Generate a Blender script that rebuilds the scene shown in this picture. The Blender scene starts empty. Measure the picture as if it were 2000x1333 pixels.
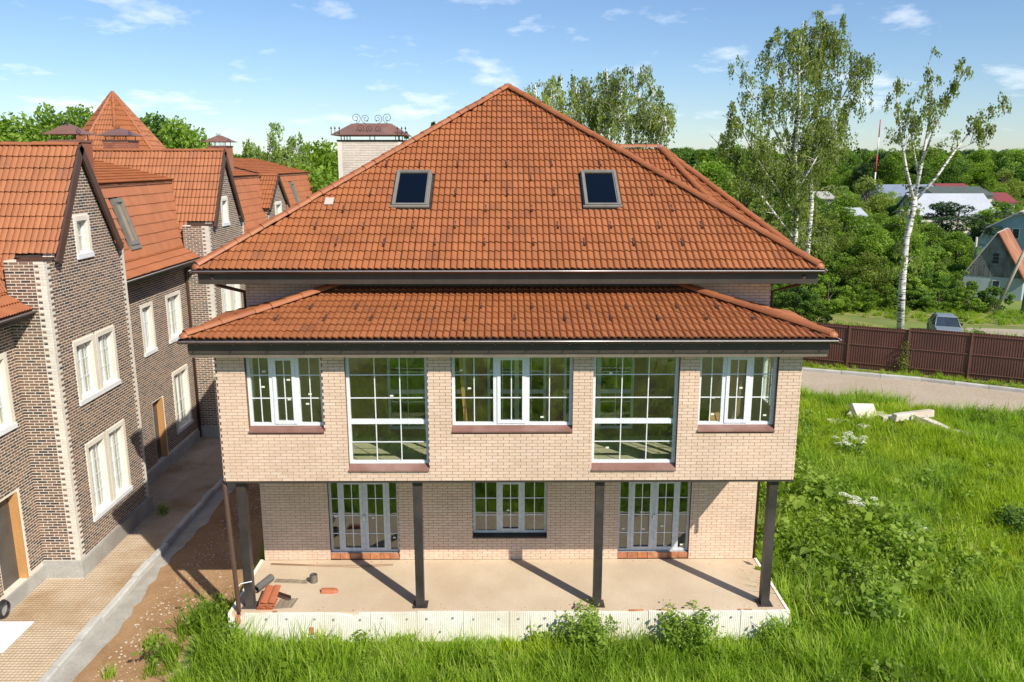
import bpy, math, random
import numpy as np
from mathutils import Matrix, Vector
R = math.radians
rng = np.random.default_rng(7); random.seed(7)
scene = bpy.context.scene
COL = scene.collection

# ---------------------------------------------------------------- camera, sky, sun, exposure
CAM = np.array([0, 0, 11.2]); PITCH = R(12.5); YAW = R(-0.45); FPX = 1580.0
cd = bpy.data.cameras.new('camera'); cam = bpy.data.objects.new('camera', cd); COL.objects.link(cam)
cam.location = CAM; cam.rotation_euler = (math.pi/2 - PITCH, 0, YAW)
cd.sensor_width = 36; cd.lens = FPX/2000*36; cd.clip_start = 0.1; cd.clip_end = 6000
scene.camera = cam
SUN_EL, SUN_AZ = R(42), R(180-40.5)        # azimuth clockwise from +Y
CLOUD = (12.29, 4.4, 0)
w = bpy.data.worlds.new('World'); scene.world = w; w.use_nodes = True
nt = w.node_tree; nt.nodes.clear()
def wn(t, **k):
    n = nt.nodes.new(t)
    for a, b in k.items(): setattr(n, a, b)
    return n
sky = wn('ShaderNodeTexSky', sky_type='NISHITA', sun_disc=False, sun_elevation=SUN_EL, sun_rotation=SUN_AZ, altitude=100, air_density=1.0, dust_density=0.2, ozone_density=4.0)
tc = wn('ShaderNodeTexCoord'); sep = wn('ShaderNodeSeparateXYZ'); nt.links.new(tc.outputs['Generated'], sep.inputs[0])
def wmath(op, a, b=None, clamp=False):
    n = wn('ShaderNodeMath', operation=op, use_clamp=clamp)
    for i, v in enumerate((a, b)):
        if v is None: continue
        if isinstance(v, (int, float)): n.inputs[i].default_value = v
        else: nt.links.new(v, n.inputs[i])
    return n.outputs[0]
zz = wmath('MAXIMUM', sep.outputs[2], 0.0); den = wmath('ADD', zz, 0.16)
cmb = wn('ShaderNodeCombineXYZ'); nt.links.new(wmath('DIVIDE', sep.outputs[0], den), cmb.inputs[0]); nt.links.new(wmath('DIVIDE', sep.outputs[1], den), cmb.inputs[1])
cmap = wn('ShaderNodeMapping'); cmap.inputs['Location'].default_value = CLOUD; cmap.inputs['Scale'].default_value = (1, .8, 1); nt.links.new(cmb.outputs[0], cmap.inputs[0])
n1 = wn('ShaderNodeTexNoise'); n1.inputs['Scale'].default_value = 2.4; n1.inputs['Detail'].default_value = 9; n1.inputs['Roughness'].default_value = 0.58; nt.links.new(cmap.outputs[0], n1.inputs['Vector'])
ramp = wn('ShaderNodeMapRange'); ramp.inputs[1].default_value = 0.555; ramp.inputs[2].default_value = 0.78; nt.links.new(n1.outputs[0], ramp.inputs[0])
fade = wn('ShaderNodeMapRange'); fade.inputs[1].default_value = 0.0; fade.inputs[2].default_value = 0.06; nt.links.new(sep.outputs[2], fade.inputs[0])
msk = wmath('MULTIPLY', wmath('MULTIPLY', ramp.outputs[0], fade.outputs[0]), 0.8, True)
mixc = wn('ShaderNodeMix', data_type='RGBA'); nt.links.new(msk, mixc.inputs[0]); tintn = wn('ShaderNodeMix', data_type='RGBA', blend_type='MULTIPLY'); tintn.inputs[0].default_value = 1; nt.links.new(sky.outputs[0], tintn.inputs[6]); tintn.inputs[7].default_value = (.735, .785, .865, 1); nt.links.new(tintn.outputs[2], mixc.inputs[6]); mixc.inputs[7].default_value = (8.6, 8.7, 8.9, 1)
bg = wn('ShaderNodeBackground'); bg.inputs[1].default_value = 0.11; nt.links.new(mixc.outputs[2], bg.inputs[0])
ow = wn('ShaderNodeOutputWorld'); nt.links.new(bg.outputs[0], ow.inputs[0])
sd = bpy.data.lights.new('sun', 'SUN'); sd.energy = 4.2; sd.angle = R(0.53); sd.color = (1.0, 0.93, 0.80)
sun = bpy.data.objects.new('sun', sd); COL.objects.link(sun)
sdir = Vector((math.sin(SUN_AZ)*math.cos(SUN_EL), math.cos(SUN_AZ)*math.cos(SUN_EL), math.sin(SUN_EL)))
sun.rotation_euler = sdir.to_track_quat('Z', 'Y').to_euler(); sun.location = sdir*60
vs = scene.view_settings; vs.view_transform = 'Standard'; vs.look = 'None'; vs.exposure = 0.50; vs.gamma = 1; vs.use_curve_mapping = False
scene.cycles.max_bounces = 8; scene.cycles.transparent_max_bounces = 16; scene.cycles.sample_clamp_indirect = 6
scene.cycles.use_denoising = True

# ---------------------------------------------------------------- materials
MATS = {}
def newmat(name):
    m = bpy.data.materials.new(name); m.use_nodes = True; m.node_tree.nodes.clear(); MATS[name] = m
    t = m.node_tree; o = t.nodes.new('ShaderNodeOutputMaterial'); b = t.nodes.new('ShaderNodeBsdfPrincipled'); t.links.new(b.outputs[0], o.inputs[0])
    return m, t, b, o
def nd(t, typ, ins=None, **k):
    n = t.nodes.new(typ)
    for a, b in k.items(): setattr(n, a, b)
    for a, b in (ins or {}).items():
        if hasattr(b, 'is_linked') or isinstance(b, bpy.types.NodeSocket): t.links.new(b, n.inputs[a])
        else: n.inputs[a].default_value = b
    return n
def c4(c): return (c[0], c[1], c[2], 1)
def mixrgb(t, fac, a, b, mode='MIX'):
    n = nd(t, 'ShaderNodeMix', data_type='RGBA', blend_type=mode)
    for i, v in ((0, fac), (6, a), (7, b)):
        if isinstance(v, bpy.types.NodeSocket): t.links.new(v, n.inputs[i])
        else: n.inputs[i].default_value = c4(v) if i else v
    return n.outputs[2]
def rampn(t, fac, stops, const=False):
    n = nd(t, 'ShaderNodeValToRGB'); cr = n.color_ramp
    if const: cr.interpolation = 'CONSTANT'
    while len(cr.elements) > 1: cr.elements.remove(cr.elements[-1])
    for i, (p, c) in enumerate(stops):
        e = cr.elements[0] if i == 0 else cr.elements.new(p)
        e.position = p; e.color = c4(c) if len(c) == 3 else c
    t.links.new(fac, n.inputs[0]); return n.outputs[0]
def piece_random(t):
    g = nd(t, 'ShaderNodeNewGeometry'); o = nd(t, 'ShaderNodeObjectInfo')
    a = nd(t, 'ShaderNodeMath', {0: g.outputs['Random Per Island'], 1: o.outputs['Random']}, operation='ADD')
    return nd(t, 'ShaderNodeMath', {0: a.outputs[0]}, operation='FRACT').outputs[0]
def noise(t, scale, detail=4, rough=.55, vec=None, stretch=None):
    g = nd(t, 'ShaderNodeNewGeometry'); v = vec or g.outputs['Position']
    if stretch: v = nd(t, 'ShaderNodeMapping', {0: v, 'Scale': stretch}).outputs[0]
    return nd(t, 'ShaderNodeTexNoise', {'Vector': v, 'Scale': scale, 'Detail': detail, 'Roughness': rough}).outputs[0]
def contrast(t, s, lo, hi): return nd(t, 'ShaderNodeMapRange', {0: s, 1: lo, 2: hi}).outputs[0]
def bumpn(t, b, h, strength, dist):
    n = nd(t, 'ShaderNodeBump', {'Height': h, 'Strength': strength, 'Distance': dist}); t.links.new(n.outputs[0], b.inputs['Normal'])
def pm(name, c1, c2=None, scale=3.0, rough=.7, bump=0, bscale=None, metal=0, lo=.35, hi=.65, stretch=None, c3=None, fine=None):
    m, t, b, o = newmat(name); c2 = c2 or c1
    f = contrast(t, noise(t, scale, 6, .6, stretch=stretch), lo, hi)
    col = mixrgb(t, f, c1, c2)
    if c3: col = mixrgb(t, contrast(t, noise(t, scale*.23, 5), .5, .68), col, c3)
    f2 = noise(t, fine or scale*14, 3)
    col = mixrgb(t, .55, col, rampn(t, f2, [(.3, (.72,)*3), (.7, (1.2,)*3)]), 'MULTIPLY')
    t.links.new(col, b.inputs['Base Color']); b.inputs['Roughness'].default_value = rough; b.inputs['Metallic'].default_value = metal
    if bump: bumpn(t, b, noise(t, bscale or scale*8, 5), bump, .02)
    return m
def ribs(name, period):
    t = MATS[name].node_tree; b = [n for n in t.nodes if n.type == 'BSDF_PRINCIPLED'][0]; g = nd(t, 'ShaderNodeNewGeometry'); wv = nd(t, 'ShaderNodeTexWave', {'Vector': g.outputs['Position'], 'Scale': .31416/period*1.0}, bands_direction='X'); bumpn(t, b, wv.outputs[0], .5, .01)
def piece_mat(name, stops, rough, dirt=(.75, 1.1), dscale=1.2, bump=.15, bscale=60, const=False):
    m, t, b, o = newmat(name)
    col = rampn(t, piece_random(t), stops, const)
    col = mixrgb(t, 1, col, rampn(t, noise(t, dscale, 6, .62), [(.3, (dirt[0],)*3), (.7, (dirt[1],)*3)]), 'MULTIPLY')
    col = mixrgb(t, .6, col, rampn(t, noise(t, 38, 3), [(.25, (.8,)*3), (.75, (1.15,)*3)]), 'MULTIPLY')
    t.links.new(col, b.inputs['Base Color']); b.inputs['Roughness'].default_value = rough
    if bump: bumpn(t, b, noise(t, bscale, 4), bump, .01)
    return m
def glass(name, tint=(.80, .86, .82), refl=.10, rgh=.0):
    m = bpy.data.materials.new(name); m.use_nodes = True; t = m.node_tree; t.nodes.clear(); MATS[name] = m
    o = t.nodes.new('ShaderNodeOutputMaterial'); tr = nd(t, 'ShaderNodeBsdfTransparent', {0: c4(tint)})
    gl = nd(t, 'ShaderNodeBsdfGlossy', {'Color': (.95, .97, .95, 1), 'Roughness': rgh})
    bm_ = nd(t, 'ShaderNodeBump', {'Height': noise(t, 1.3, 2), 'Strength': .06, 'Distance': .05}); t.links.new(bm_.outputs[0], gl.inputs['Normal'])
    fr = nd(t, 'ShaderNodeLayerWeight', {'Blend': .5}); p5 = nd(t, 'ShaderNodeMath', {0: fr.outputs['Facing'], 1: 4.0}, operation='POWER'); f = nd(t, 'ShaderNodeMath', {0: p5.outputs[0], 1: .9, 2: refl}, operation='MULTIPLY_ADD', use_clamp=True)
    mx = nd(t, 'ShaderNodeMixShader', {0: f.outputs[0], 1: tr.outputs[0], 2: gl.outputs[0]}); t.links.new(mx.outputs[0], o.inputs[0])
    return m
def leafmat(name, stops, trans=.35, rough=.55):
    m, t, b, o = newmat(name)
    at = nd(t, 'ShaderNodeAttribute', attribute_name='tint'); oi = nd(t, 'ShaderNodeObjectInfo')
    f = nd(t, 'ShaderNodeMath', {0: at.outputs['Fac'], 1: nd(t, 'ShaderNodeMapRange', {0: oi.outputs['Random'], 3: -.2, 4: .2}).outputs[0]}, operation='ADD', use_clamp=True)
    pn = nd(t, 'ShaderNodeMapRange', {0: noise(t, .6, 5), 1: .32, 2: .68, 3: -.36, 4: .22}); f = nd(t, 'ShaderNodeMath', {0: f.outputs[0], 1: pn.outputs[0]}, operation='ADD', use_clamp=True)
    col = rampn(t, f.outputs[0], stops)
    t.links.new(col, b.inputs['Base Color']); b.inputs['Roughness'].default_value = rough; b.inputs['Specular IOR Level'].default_value = .3
    tl = nd(t, 'ShaderNodeBsdfTranslucent', {0: mixrgb(t, 1, col, (1.1, 1.25, .55), 'MULTIPLY')})
    mx = nd(t, 'ShaderNodeMixShader', {0: trans, 1: b.outputs[0], 2: tl.outputs[0]}); t.links.new(mx.outputs[0], o.inputs[0])
    return m
tile_st = [(0, (.315, .103, .034)), (.35, (.345, .117, .040)), (.7, (.365, .127, .045)), (.92, (.335, .110, .037)), (1, (.28, .098, .04))]
piece_mat('tile', tile_st, .6, (.84, 1.08), 1.1, .25, 45)
piece_mat('tile_dull', [(0, (.305, .095, .03)), (.5, (.33, .106, .035)), (1, (.35, .115, .04))], .55, (.9, 1.06), .5, .2, 45)
piece_mat('ridge_tile', [(0, (.335, .112, .04)), (.6, (.365, .126, .047)), (1, (.31, .10, .036))], .5, (.85, 1.1), .9, .15, 40)
piece_mat('beige_brick', [(0, (.69, .495, .365)), (.3, (.735, .54, .41)), (.65, (.765, .57, .435)), (.9, (.71, .515, .39)), (1, (.77, .60, .475))], .75, (.88, 1.06), .8, .2, 70)
pm('brown_mortar', (.13, .07, .042), (.19, .11, .07), 8, .9)
piece_mat('clinker', [(0, (.165, .098, .066)), (.22, (.215, .13, .086)), (.40, (.13, .08, .062)), (.55, (.058, .048, .048)), (.66, (.18, .11, .078)), (.82, (.09, .068, .06)), (.92, (.25, .155, .10))], .7, (.82, 1.12), .7, .25, 60, True)
pm('cream_mortar', (.78, .70, .60), (.72, .64, .54), 5, .9)
piece_mat('white_quoin', [(0, (.72, .67, .58)), (.5, (.78, .73, .65)), (1, (.68, .62, .54))], .8, (.88, 1.06), .8, .15, 50)
piece_mat('chimney_brick', [(0, (.62, .56, .47)), (.5, (.70, .64, .55)), (1, (.66, .58, .48))], .8, (.88, 1.06), .8)
piece_mat('red_brick', [(0, (.34, .12, .07)), (.5, (.42, .17, .10)), (1, (.30, .10, .06))], .8)
piece_mat('orange_brick', [(0, (.50, .17, .06)), (.5, (.58, .27, .14)), (1, (.42, .16, .08))], .9, (.6, 1.2), 6, .5, 40)
pm('white_frame', (.80, .82, .86), (.75, .77, .80), 2, .35)
pm('foil_frame', (.56, .59, .62), (.66, .68, .70), 9, .4, lo=.42, hi=.58)
pm('brown_metal', (.085, .046, .036), (.105, .058, .046), 2, .38, stretch=(1, 1, .3))
pm('sill_metal', (.20, .10, .08), (.24, .125, .10), 4, .42, c3=(.30, .19, .16))
pm('dark_fascia', (.045, .034, .028), (.06, .046, .036), 2, .5)
pm('soffit_board', (.20, .155, .115), (.17, .13, .10), 3, .6)
pm('gutter_lip_glint', (.55, .50, .50), (.62, .58, .58), 2, .3, metal=.4)  # pale rim colour stands in for the bright reflection along the gutters
pm('gutter_metal', (.13, .075, .062), (.15, .09, .075), 2, .28, metal=.35)
pm('steel_paint', (.032, .026, .026), (.05, .041, .039), 3, .45, bump=.2, c3=(.08, .067, .063))
pm('terrace_concrete', (.56, .44, .31), (.64, .52, .38), .9, .85, bump=.15, bscale=30, c3=(.50, .37, .24), fine=70)
pm('grey_concrete', (.36, .35, .33), (.46, .45, .42), 1.6, .9, bump=.4, bscale=18, c3=(.28, .26, .23))
pm('insulation', (.80, .76, .66), (.84, .81, .74), 3, .9, bump=.3, bscale=40, c3=(.72, .65, .52))
ribs('insulation', .045)
pm('washer', (.30, .30, .29), None, 3, .7)
pm('interior_wall', (.30, .17, .10), (.40, .25, .16), 1.2, .9, c3=(.16, .10, .07))
pm('interior_floor', (.52, .47, .33), (.60, .54, .40), 1.2, .9)
pm('interior_ceiling', (.34, .32, .28), (.42, .4, .36), 1.2, .9)
pm('pine_wood', (.52, .26, .09), (.60, .33, .13), 2, .7, stretch=(1, 1, .2))
pm('skylight_frame', (.22, .205, .18), (.27, .25, .22), 3, .45, metal=.2)
pm('iron', (.02, .018, .018), None, 5, .5)
pm('cap_metal', (.20, .095, .07), (.25, .13, .10), 2, .42, c3=(.17, .10, .085))
pm('sticker', (.80, .80, .68), None, 3, .6)
pm('lead', (.30, .22, .20), (.20, .12, .10), 8, .5)
pm('pale_patch', (.50, .40, .35), (.58, .48, .42), 9, .7)
glass('window_glass', (.93, .96, .93), .10)
glass('dark_glass', (.20, .24, .32), .08)

# ---------------------------------------------------------------- mesh helpers
def V3(a): return np.array(a, float)
def mesh_np(name, V, F, mat, smooth=None, tint=None):
    V = np.asarray(V, np.float32); F = np.asarray(F, np.int32); k = F.shape[1]
    me = bpy.data.meshes.new(name)
    me.vertices.add(len(V)); me.vertices.foreach_set('co', V.ravel())
    me.loops.add(F.size); me.loops.foreach_set('vertex_index', F.ravel())
    me.polygons.add(len(F)); me.polygons.foreach_set('loop_start', np.arange(0, F.size, k, dtype=np.int32))
    me.polygons.foreach_set('use_smooth', np.zeros(len(F), bool) if smooth is None else np.asarray(smooth, bool))
    me.update(calc_edges=True)
    if tint is not None:
        a = me.attributes.new('tint', 'FLOAT', 'POINT'); a.data.foreach_set('value', np.asarray(tint, np.float32))
    me.materials.append(MATS[mat]); return me
class MB:
    def __init__(s): s.v = []; s.f = []; s.sm = []
    def add(s, vs, fs, smooth=False):
        o = len(s.v); s.v += [tuple(map(float, p)) for p in vs]; s.f += [tuple(i+o for i in f) for f in fs]; s.sm += [smooth]*len(fs); return s
    def hexa(s, p):   # 8 points: bottom 4 ccw, top 4
        return s.add(p, [(3, 2, 1, 0), (4, 5, 6, 7), (0, 1, 5, 4), (1, 2, 6, 5), (2, 3, 7, 6), (3, 0, 4, 7)])
    def box(s, x0, x1, y0, y1, z0, z1):
        return s.hexa([(x0, y0, z0), (x1, y0, z0), (x1, y1, z0), (x0, y1, z0), (x0, y0, z1), (x1, y0, z1), (x1, y1, z1), (x0, y1, z1)])
    def fbox(s, fr, u0, u1, v0, v1, n0, n1):
        P = lambda a, b, c: fr[0] + fr[1]*a + fr[2]*b + fr[3]*c
        return s.hexa([P(u0, v0, n0), P(u1, v0, n0), P(u1, v0, n1), P(u0, v0, n1), P(u0, v1, n0), P(u1, v1, n0), P(u1, v1, n1), P(u0, v1, n1)])
    def prism(s, poly, ext):
        n = len(poly); a = [V3(p) for p in poly]; b = [p + V3(ext) for p in a]
        return s.add(a + b, [tuple(range(n))[::-1], tuple(range(n, 2*n))] + [(i, (i+1) % n, (i+1) % n + n, i + n) for i in range(n)])
    def tube(s, pts, rad, n=8, caps=True, smooth=True):
        pts = [V3(p) for p in pts]; rad = [rad]*len(pts) if np.isscalar(rad) else list(rad); ring = []
        ref = None
        for i, p in enumerate(pts):
            d = (pts[min(i+1, len(pts)-1)] - pts[max(i-1, 0)]); d = d/(np.linalg.norm(d)+1e-9)
            if ref is None: ref = V3((0, 0, 1)) if abs(d[2]) < .9 else V3((1, 0, 0))
            a = np.cross(d, ref); a /= np.linalg.norm(a)+1e-9; b = np.cross(a, d); ref = b
            ring.append([p + rad[i]*(a*math.cos(2*math.pi*k/n) + b*math.sin(2*math.pi*k/n)) for k in range(n)])
        vs = [q for r in ring for q in r]; fs = []
        for i in range(len(pts)-1):
            for k in range(n): fs.append((i*n+k, i*n+(k+1) % n, (i+1)*n+(k+1) % n, (i+1)*n+k))
        s.add(vs, fs, smooth)
        if caps: o = len(s.v)-len(vs); s.f += [tuple(o+k for k in range(n))[::-1], tuple(o+(len(pts)-1)*n+k for k in range(n))]; s.sm += [False, False]
        return s
    def lathe(s, c, prof, n=12, smooth=True):
        vs = [(c[0]+r*math.cos(2*math.pi*k/n), c[1]+r*math.sin(2*math.pi*k/n), c[2]+z) for r, z in prof for k in range(n)]
        fs = [(i*n+k, i*n+(k+1) % n, (i+1)*n+(k+1) % n, (i+1)*n+k) for i in range(len(prof)-1) for k in range(n)]
        return s.add(vs, fs, smooth)
    def mesh(s, name, mat):
        me = bpy.data.meshes.new(name); me.from_pydata(s.v, [], s.f); me.polygons.foreach_set('use_smooth', s.sm); me.update(); me.materials.append(MATS[mat]); return me
    def build(s, name, mat, parent=None, **k): return link(name, s.mesh(name, mat), parent, **k)
def tag(o, label=None, cat=None, group=None, kind=None):
    for k, v in (('label', label), ('category', cat), ('group', group), ('kind', kind)):
        if v: o[k] = v
    return o
def link(name, data, parent=None, mw=None, **k):
    o = bpy.data.objects.new(name, data); COL.objects.link(o)
    if parent is not None:
        o.parent = parent; wm = parent.get('_w')
        if parent.name in WORLD: o.matrix_parent_inverse = WORLD[parent.name].inverted()
    if mw is not None: o.matrix_basis = mw; WORLD[o.name] = mw
    return tag(o, **k)
WORLD = {}
def thing(name, loc, label, cat, group=None):
    o = bpy.data.objects.new(name, None); COL.objects.link(o); o.location = loc; o.empty_display_size = .3
    WORLD[o.name] = Matrix.Translation(Vector(loc)); return tag(o, label, cat, group)
def frame(O, u, v, n): return (V3(O), V3(u), V3(v), V3(n))
def fmat(fr, a, b, c=0):
    p = fr[0] + fr[1]*a + fr[2]*b + fr[3]*c
    return Matrix(((fr[1][0], fr[2][0], fr[3][0], p[0]), (fr[1][1], fr[2][1], fr[3][1], p[1]), (fr[1][2], fr[2][2], fr[3][2], p[2]), (0, 0, 0, 1)))
def toworld(fr, L): return fr[0] + np.outer(L[:, 0], fr[1]) + np.outer(L[:, 1], fr[2]) + np.outer(L[:, 2], fr[3])
def spans(lo, hi, va, vb, ops):
    seg = [(lo, hi)]
    for (a, b, c, d) in ops:
        if d > va + 1e-6 and c < vb - 1e-6:
            seg = [s2 for s1 in seg for s2 in ((s1[0], min(s1[1], a)), (max(s1[0], b), s1[1])) if s2[1] - s2[0] > 1e-3]
    return seg
def wall_panel(name, fr, v0, v1, edge, ops, thick, mat, parent, cuts=()):
    vc = sorted({v0, v1, *[min(max(q, v0), v1) for o in ops for q in o[2:]], *[q for q in cuts if v0 < q < v1]}); m = MB()
    P = lambda a, b, c: fr[0] + fr[1]*a + fr[2]*b + fr[3]*c
    for va, vb in zip(vc[:-1], vc[1:]):
        if vb - va < 1e-4: continue
        la, ha = edge(va + 1e-5); lb, hb = edge(vb - 1e-5)
        A = spans(la, ha, va, vb, ops); B = spans(lb, hb, va, vb, ops)
        for (a0, a1), (b0, b1) in zip(A, B):
            m.hexa([P(a0, va, -thick), P(a1, va, -thick), P(a1, va, 0), P(a0, va, 0), P(b0, vb, -thick), P(b1, vb, -thick), P(b1, vb, 0), P(b0, vb, 0)])
    return m.build(name, mat, parent)
BRF = np.array([(4, 5, 6, 7), (0, 1, 5, 4), (1, 2, 6, 5), (2, 3, 7, 6), (3, 0, 4, 7)])
def brick_rects(v0, v1, edge, ops, row, ln, joint, off0=0.0):
    out = []; k = 0; v = v0
    while v < v1 - .02:
        vb = min(v + row - joint, v1)
        la, ha = edge(v + .001); lb, hb = edge(vb - .001)
        for a, b in spans(max(la, lb), min(ha, hb), v, vb, ops):
            s = (k % 2)*ln/2 + off0; i0 = math.floor((a - s)/ln); i1 = math.ceil((b - s)/ln)
            for i in range(i0, i1):
                p = max(a, s + i*ln); q = min(b, s + (i+1)*ln - joint)
                if q - p > .03: out.append((p, q, v, vb))
        v += row; k += 1
    return out
def brick_field(parent, fr, rects, mat, proud=.01, n_ind=0, key=None, stuff='brickwork'):
    rects = np.array(rects)
    ind = np.zeros(len(rects), bool)
    if n_ind:
        wd = np.round(rects[:, 1]-rects[:, 0], 3); full = wd > wd.max()-.004
        ks = np.array([key(*r) for r in rects]); ks[~full] = 1e9; ind[np.argsort(ks)[:n_ind]] = ks[np.argsort(ks)[:n_ind]] < 1e8
        w_, h_ = rects[full][0][1]-rects[full][0][0], rects[full][0][3]-rects[full][0][2]
        me = MB().fbox((V3((0, 0, 0)), V3((1, 0, 0)), V3((0, 1, 0)), V3((0, 0, 1))), 0, w_, 0, h_, -.004, proud).mesh('brick', mat)
        for r in rects[ind]: link('brick', me, parent, fmat(fr, r[0], r[2], random.uniform(-.0015, .0015)))
    q = rects[~ind]
    if len(q):
        n = len(q); j = rng.uniform(-.0015, .0015, n); L = np.zeros((n, 8, 3)); sg = [(0, 2, 0), (1, 2, 0), (1, 3, 0), (0, 3, 0)]
        for c in range(8):
            a, b, _ = sg[c % 4]; L[:, c, 0] = q[:, a]; L[:, c, 1] = q[:, b]; L[:, c, 2] = (-.004 if c < 4 else proud) + j
        Vw = toworld(fr, L.reshape(-1, 3)); F = (BRF[None] + (np.arange(n)*8)[:, None, None]).reshape(-1, 4)
        link(stuff, mesh_np(stuff, Vw, F, mat), parent, kind='stuff')
# roof tiles: two waves each
TW, TE = .30, .335
def tile_template(tw=TW, te=TE, waves=2, h=.04, lip=.038):
    fx = np.array([0, .10, .16, .34, .60, .92]); hx = np.array([-.1, -.1, .85, 1, .66, .25])*h
    u = np.concatenate([(fx + i)/waves*tw for i in range(waves)] + [[tw*.997]]); hh = np.concatenate([hx]*waves + [[0]])
    n = len(u); z = np.zeros(n); e = te + .05
    top = np.concatenate([np.c_[u, z, hh + lip], np.c_[u, z + e, hh - .004]]); low = np.c_[u, z + .004, hh + lip - .03]
    Vt = np.concatenate([top, top[:n], low]); F = [(i, i+1, n+i+1, n+i) for i in range(n-1)] + [(2*n+i, 3*n+i, 3*n+i+1, 2*n+i+1) for i in range(n-1)]
    return Vt, np.array(F), np.array([True]*(n-1) + [False]*(n-1))
def tile_slope(parent, fr, vmax, edge, mat='tile', holes=(), n_ind=0, tw=TW, te=TE, waves=2, h=.042, u_off=0, key=None, stuff='roof_tiling', v_start=0.0):
    Vt, Ft, sm = tile_template(tw, te, waves, h); me = mesh_np('tile', Vt, Ft, mat, sm)
    rows = int(math.ceil((vmax - v_start)/te)); full = []; part = []
    for r in range(rows):
        va = v_start + r*te; vm = min(va + te*.5, vmax-.001); la, ha = edge(vm); l2, h2 = edge(min(va+te, vmax))
        for i in range(math.floor((la - u_off)/tw) - 1, math.ceil((ha - u_off)/tw) + 1):
            ua = u_off + i*tw; uc = ua + tw/2
            if uc < la - tw*.45 or uc > ha + tw*.45: continue
            if any(a < uc < b and c < vm < d for a, b, c, d in holes): continue
            ok = ua >= max(la, l2) and ua + tw <= min(ha, h2) and va + te <= vmax
            (full if ok else part).append((ua, va))
    if n_ind: full.sort(key=key or (lambda q: q[1])); ind, rest = full[:n_ind], full[n_ind:]
    else: ind, rest = [], full
    for (a, b) in ind: link('tile', me, parent, fmat(fr, a + random.uniform(-.004, .004), b + random.uniform(-.008, .008), random.uniform(-.001, .005)))
    rest = np.array(rest + part)
    if len(rest):
        n = len(rest); L = np.repeat(Vt[None], n, 0); L[:, :, :2] += rest[:, None, :]; L[:, :, 1] += rng.uniform(-.008, .008, n)[:, None]; L[:, :, 2] += rng.uniform(-.001, .005, n)[:, None]
        L = L.reshape(-1, 3); L[:, 1] = np.minimum(L[:, 1], vmax)
        E = np.array([edge(min(max(q, 0), vmax)) for q in np.unique(np.round(L[:, 1], 3))]); uq = np.unique(np.round(L[:, 1], 3))
        ix = np.searchsorted(uq, np.round(L[:, 1], 3)); L[:, 0] = np.clip(L[:, 0], E[ix, 0], E[ix, 1])
        link(stuff, mesh_np(stuff, toworld(fr, L), (Ft[None] + (np.arange(n)*len(Vt))[:, None, None]).reshape(-1, 4), mat, np.tile(sm, n)), parent, kind='stuff')
def ridge_mesh(r0=.125, r1=.105, ln=.42, n=8, t=.02):
    m = MB(); a = [math.pi*k/n for k in range(n+1)]; ro = [(r, z) for r, z in ((r0, 0), (r0*.99, .07), (r1, ln))]
    vs = [(r*math.cos(q), r*math.sin(q)*.85, z) for r, z in ro for q in a]; N = n+1
    m.add(vs, [(i*N+k, i*N+k+1, (i+1)*N+k+1, (i+1)*N+k) for i in range(2) for k in range(n)], True)
    vs = [(r*math.cos(q), r*math.sin(q)*.85, 0) for r in (r0, r0-t) for q in a]; m.add(vs, [(k+1, k, N+k, N+k+1) for k in range(n)])
    return m.mesh('ridge_tile', 'ridge_tile')
RIDGE = ridge_mesh()
def ridge_run(parent, P0, P1, up=(0, 0, 1), ex=.375, lift=.0, cap=True, sc=1.0):
    P0, P1 = Vector(P0), Vector(P1); d = (P1-P0); L = d.length; d.normalize(); upv = Vector(up); x = upv.cross(d); x.normalize(); y = d.cross(x)
    n = max(1, int(L/ex))
    for i in range(n):
        p = P0 + d*(i*L/n) + y*(lift + random.uniform(0, .012)) + x*random.uniform(-.012, .012)
        M = Matrix((( x.x, y.x, d.x, p.x), (x.y, y.y, d.y, p.y), (x.z, y.z, d.z, p.z), (0, 0, 0, 1))) @ Matrix.Diagonal((sc, sc, L/n/ex*1.0, 1))
        link('ridge_tile', RIDGE, parent, M)
    if cap:
        m = MB(); n_ = 8; rings = [(.125*sc, 0), (.118*sc, -.05), (.09*sc, -.10), (.03*sc, -.13)]
        vs = []
        for r, z in rings:
            for k in range(n_+1):
                q = math.pi*k/n_; vs.append(P0 + x*(r*math.cos(q)) + y*(r*math.sin(q)*.85) + d*z)
        N = n_+1; m.add(vs, [(i*N+k+1, i*N+k, (i+1)*N+k, (i+1)*N+k+1) for i in range(3) for k in range(n_)], True); m.build('ridge_end', 'ridge_tile', parent)
LIP_GLINT = True
def gutter(parent, P0, P1, out, r=.065, mat='gutter_metal', name='gutter'):
    P0, P1, out = V3(P0), V3(P1), V3(out); m = MB(); vs = []; n = 8; up = V3((0, 0, 1))
    for P in (P0, P1):
        for rr in (r, r-.012):
            for k in range(n+1):
                q = math.pi*k/n; vs.append(P + out*(rr*math.cos(q)) - up*(rr*math.sin(q)))
    N = n+1
    m.add(vs, [(k, k+1, 2*N+k+1, 2*N+k) for k in range(n)] + [(N+k+1, N+k, 3*N+k, 3*N+k+1) for k in range(n)], True)
    m.add([vs[0], vs[N], vs[3*N], vs[2*N]], [(0, 1, 2, 3)]); m.add([vs[n], vs[N+n], vs[3*N+n], vs[2*N+n]], [(0, 3, 2, 1)])
    for o in (0, 2*N): m.add(vs[o:o+N], [tuple(range(N))])
    g = m.build(name, mat, parent)
    if LIP_GLINT: MB().tube([P0 + out*(r+.002), P1 + out*(r+.002)], .014, 6).build('gutter_lip_glint', 'gutter_lip_glint', g)  # highlight on the gutter rim, put in as a strip of paler metal
    return g
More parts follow.
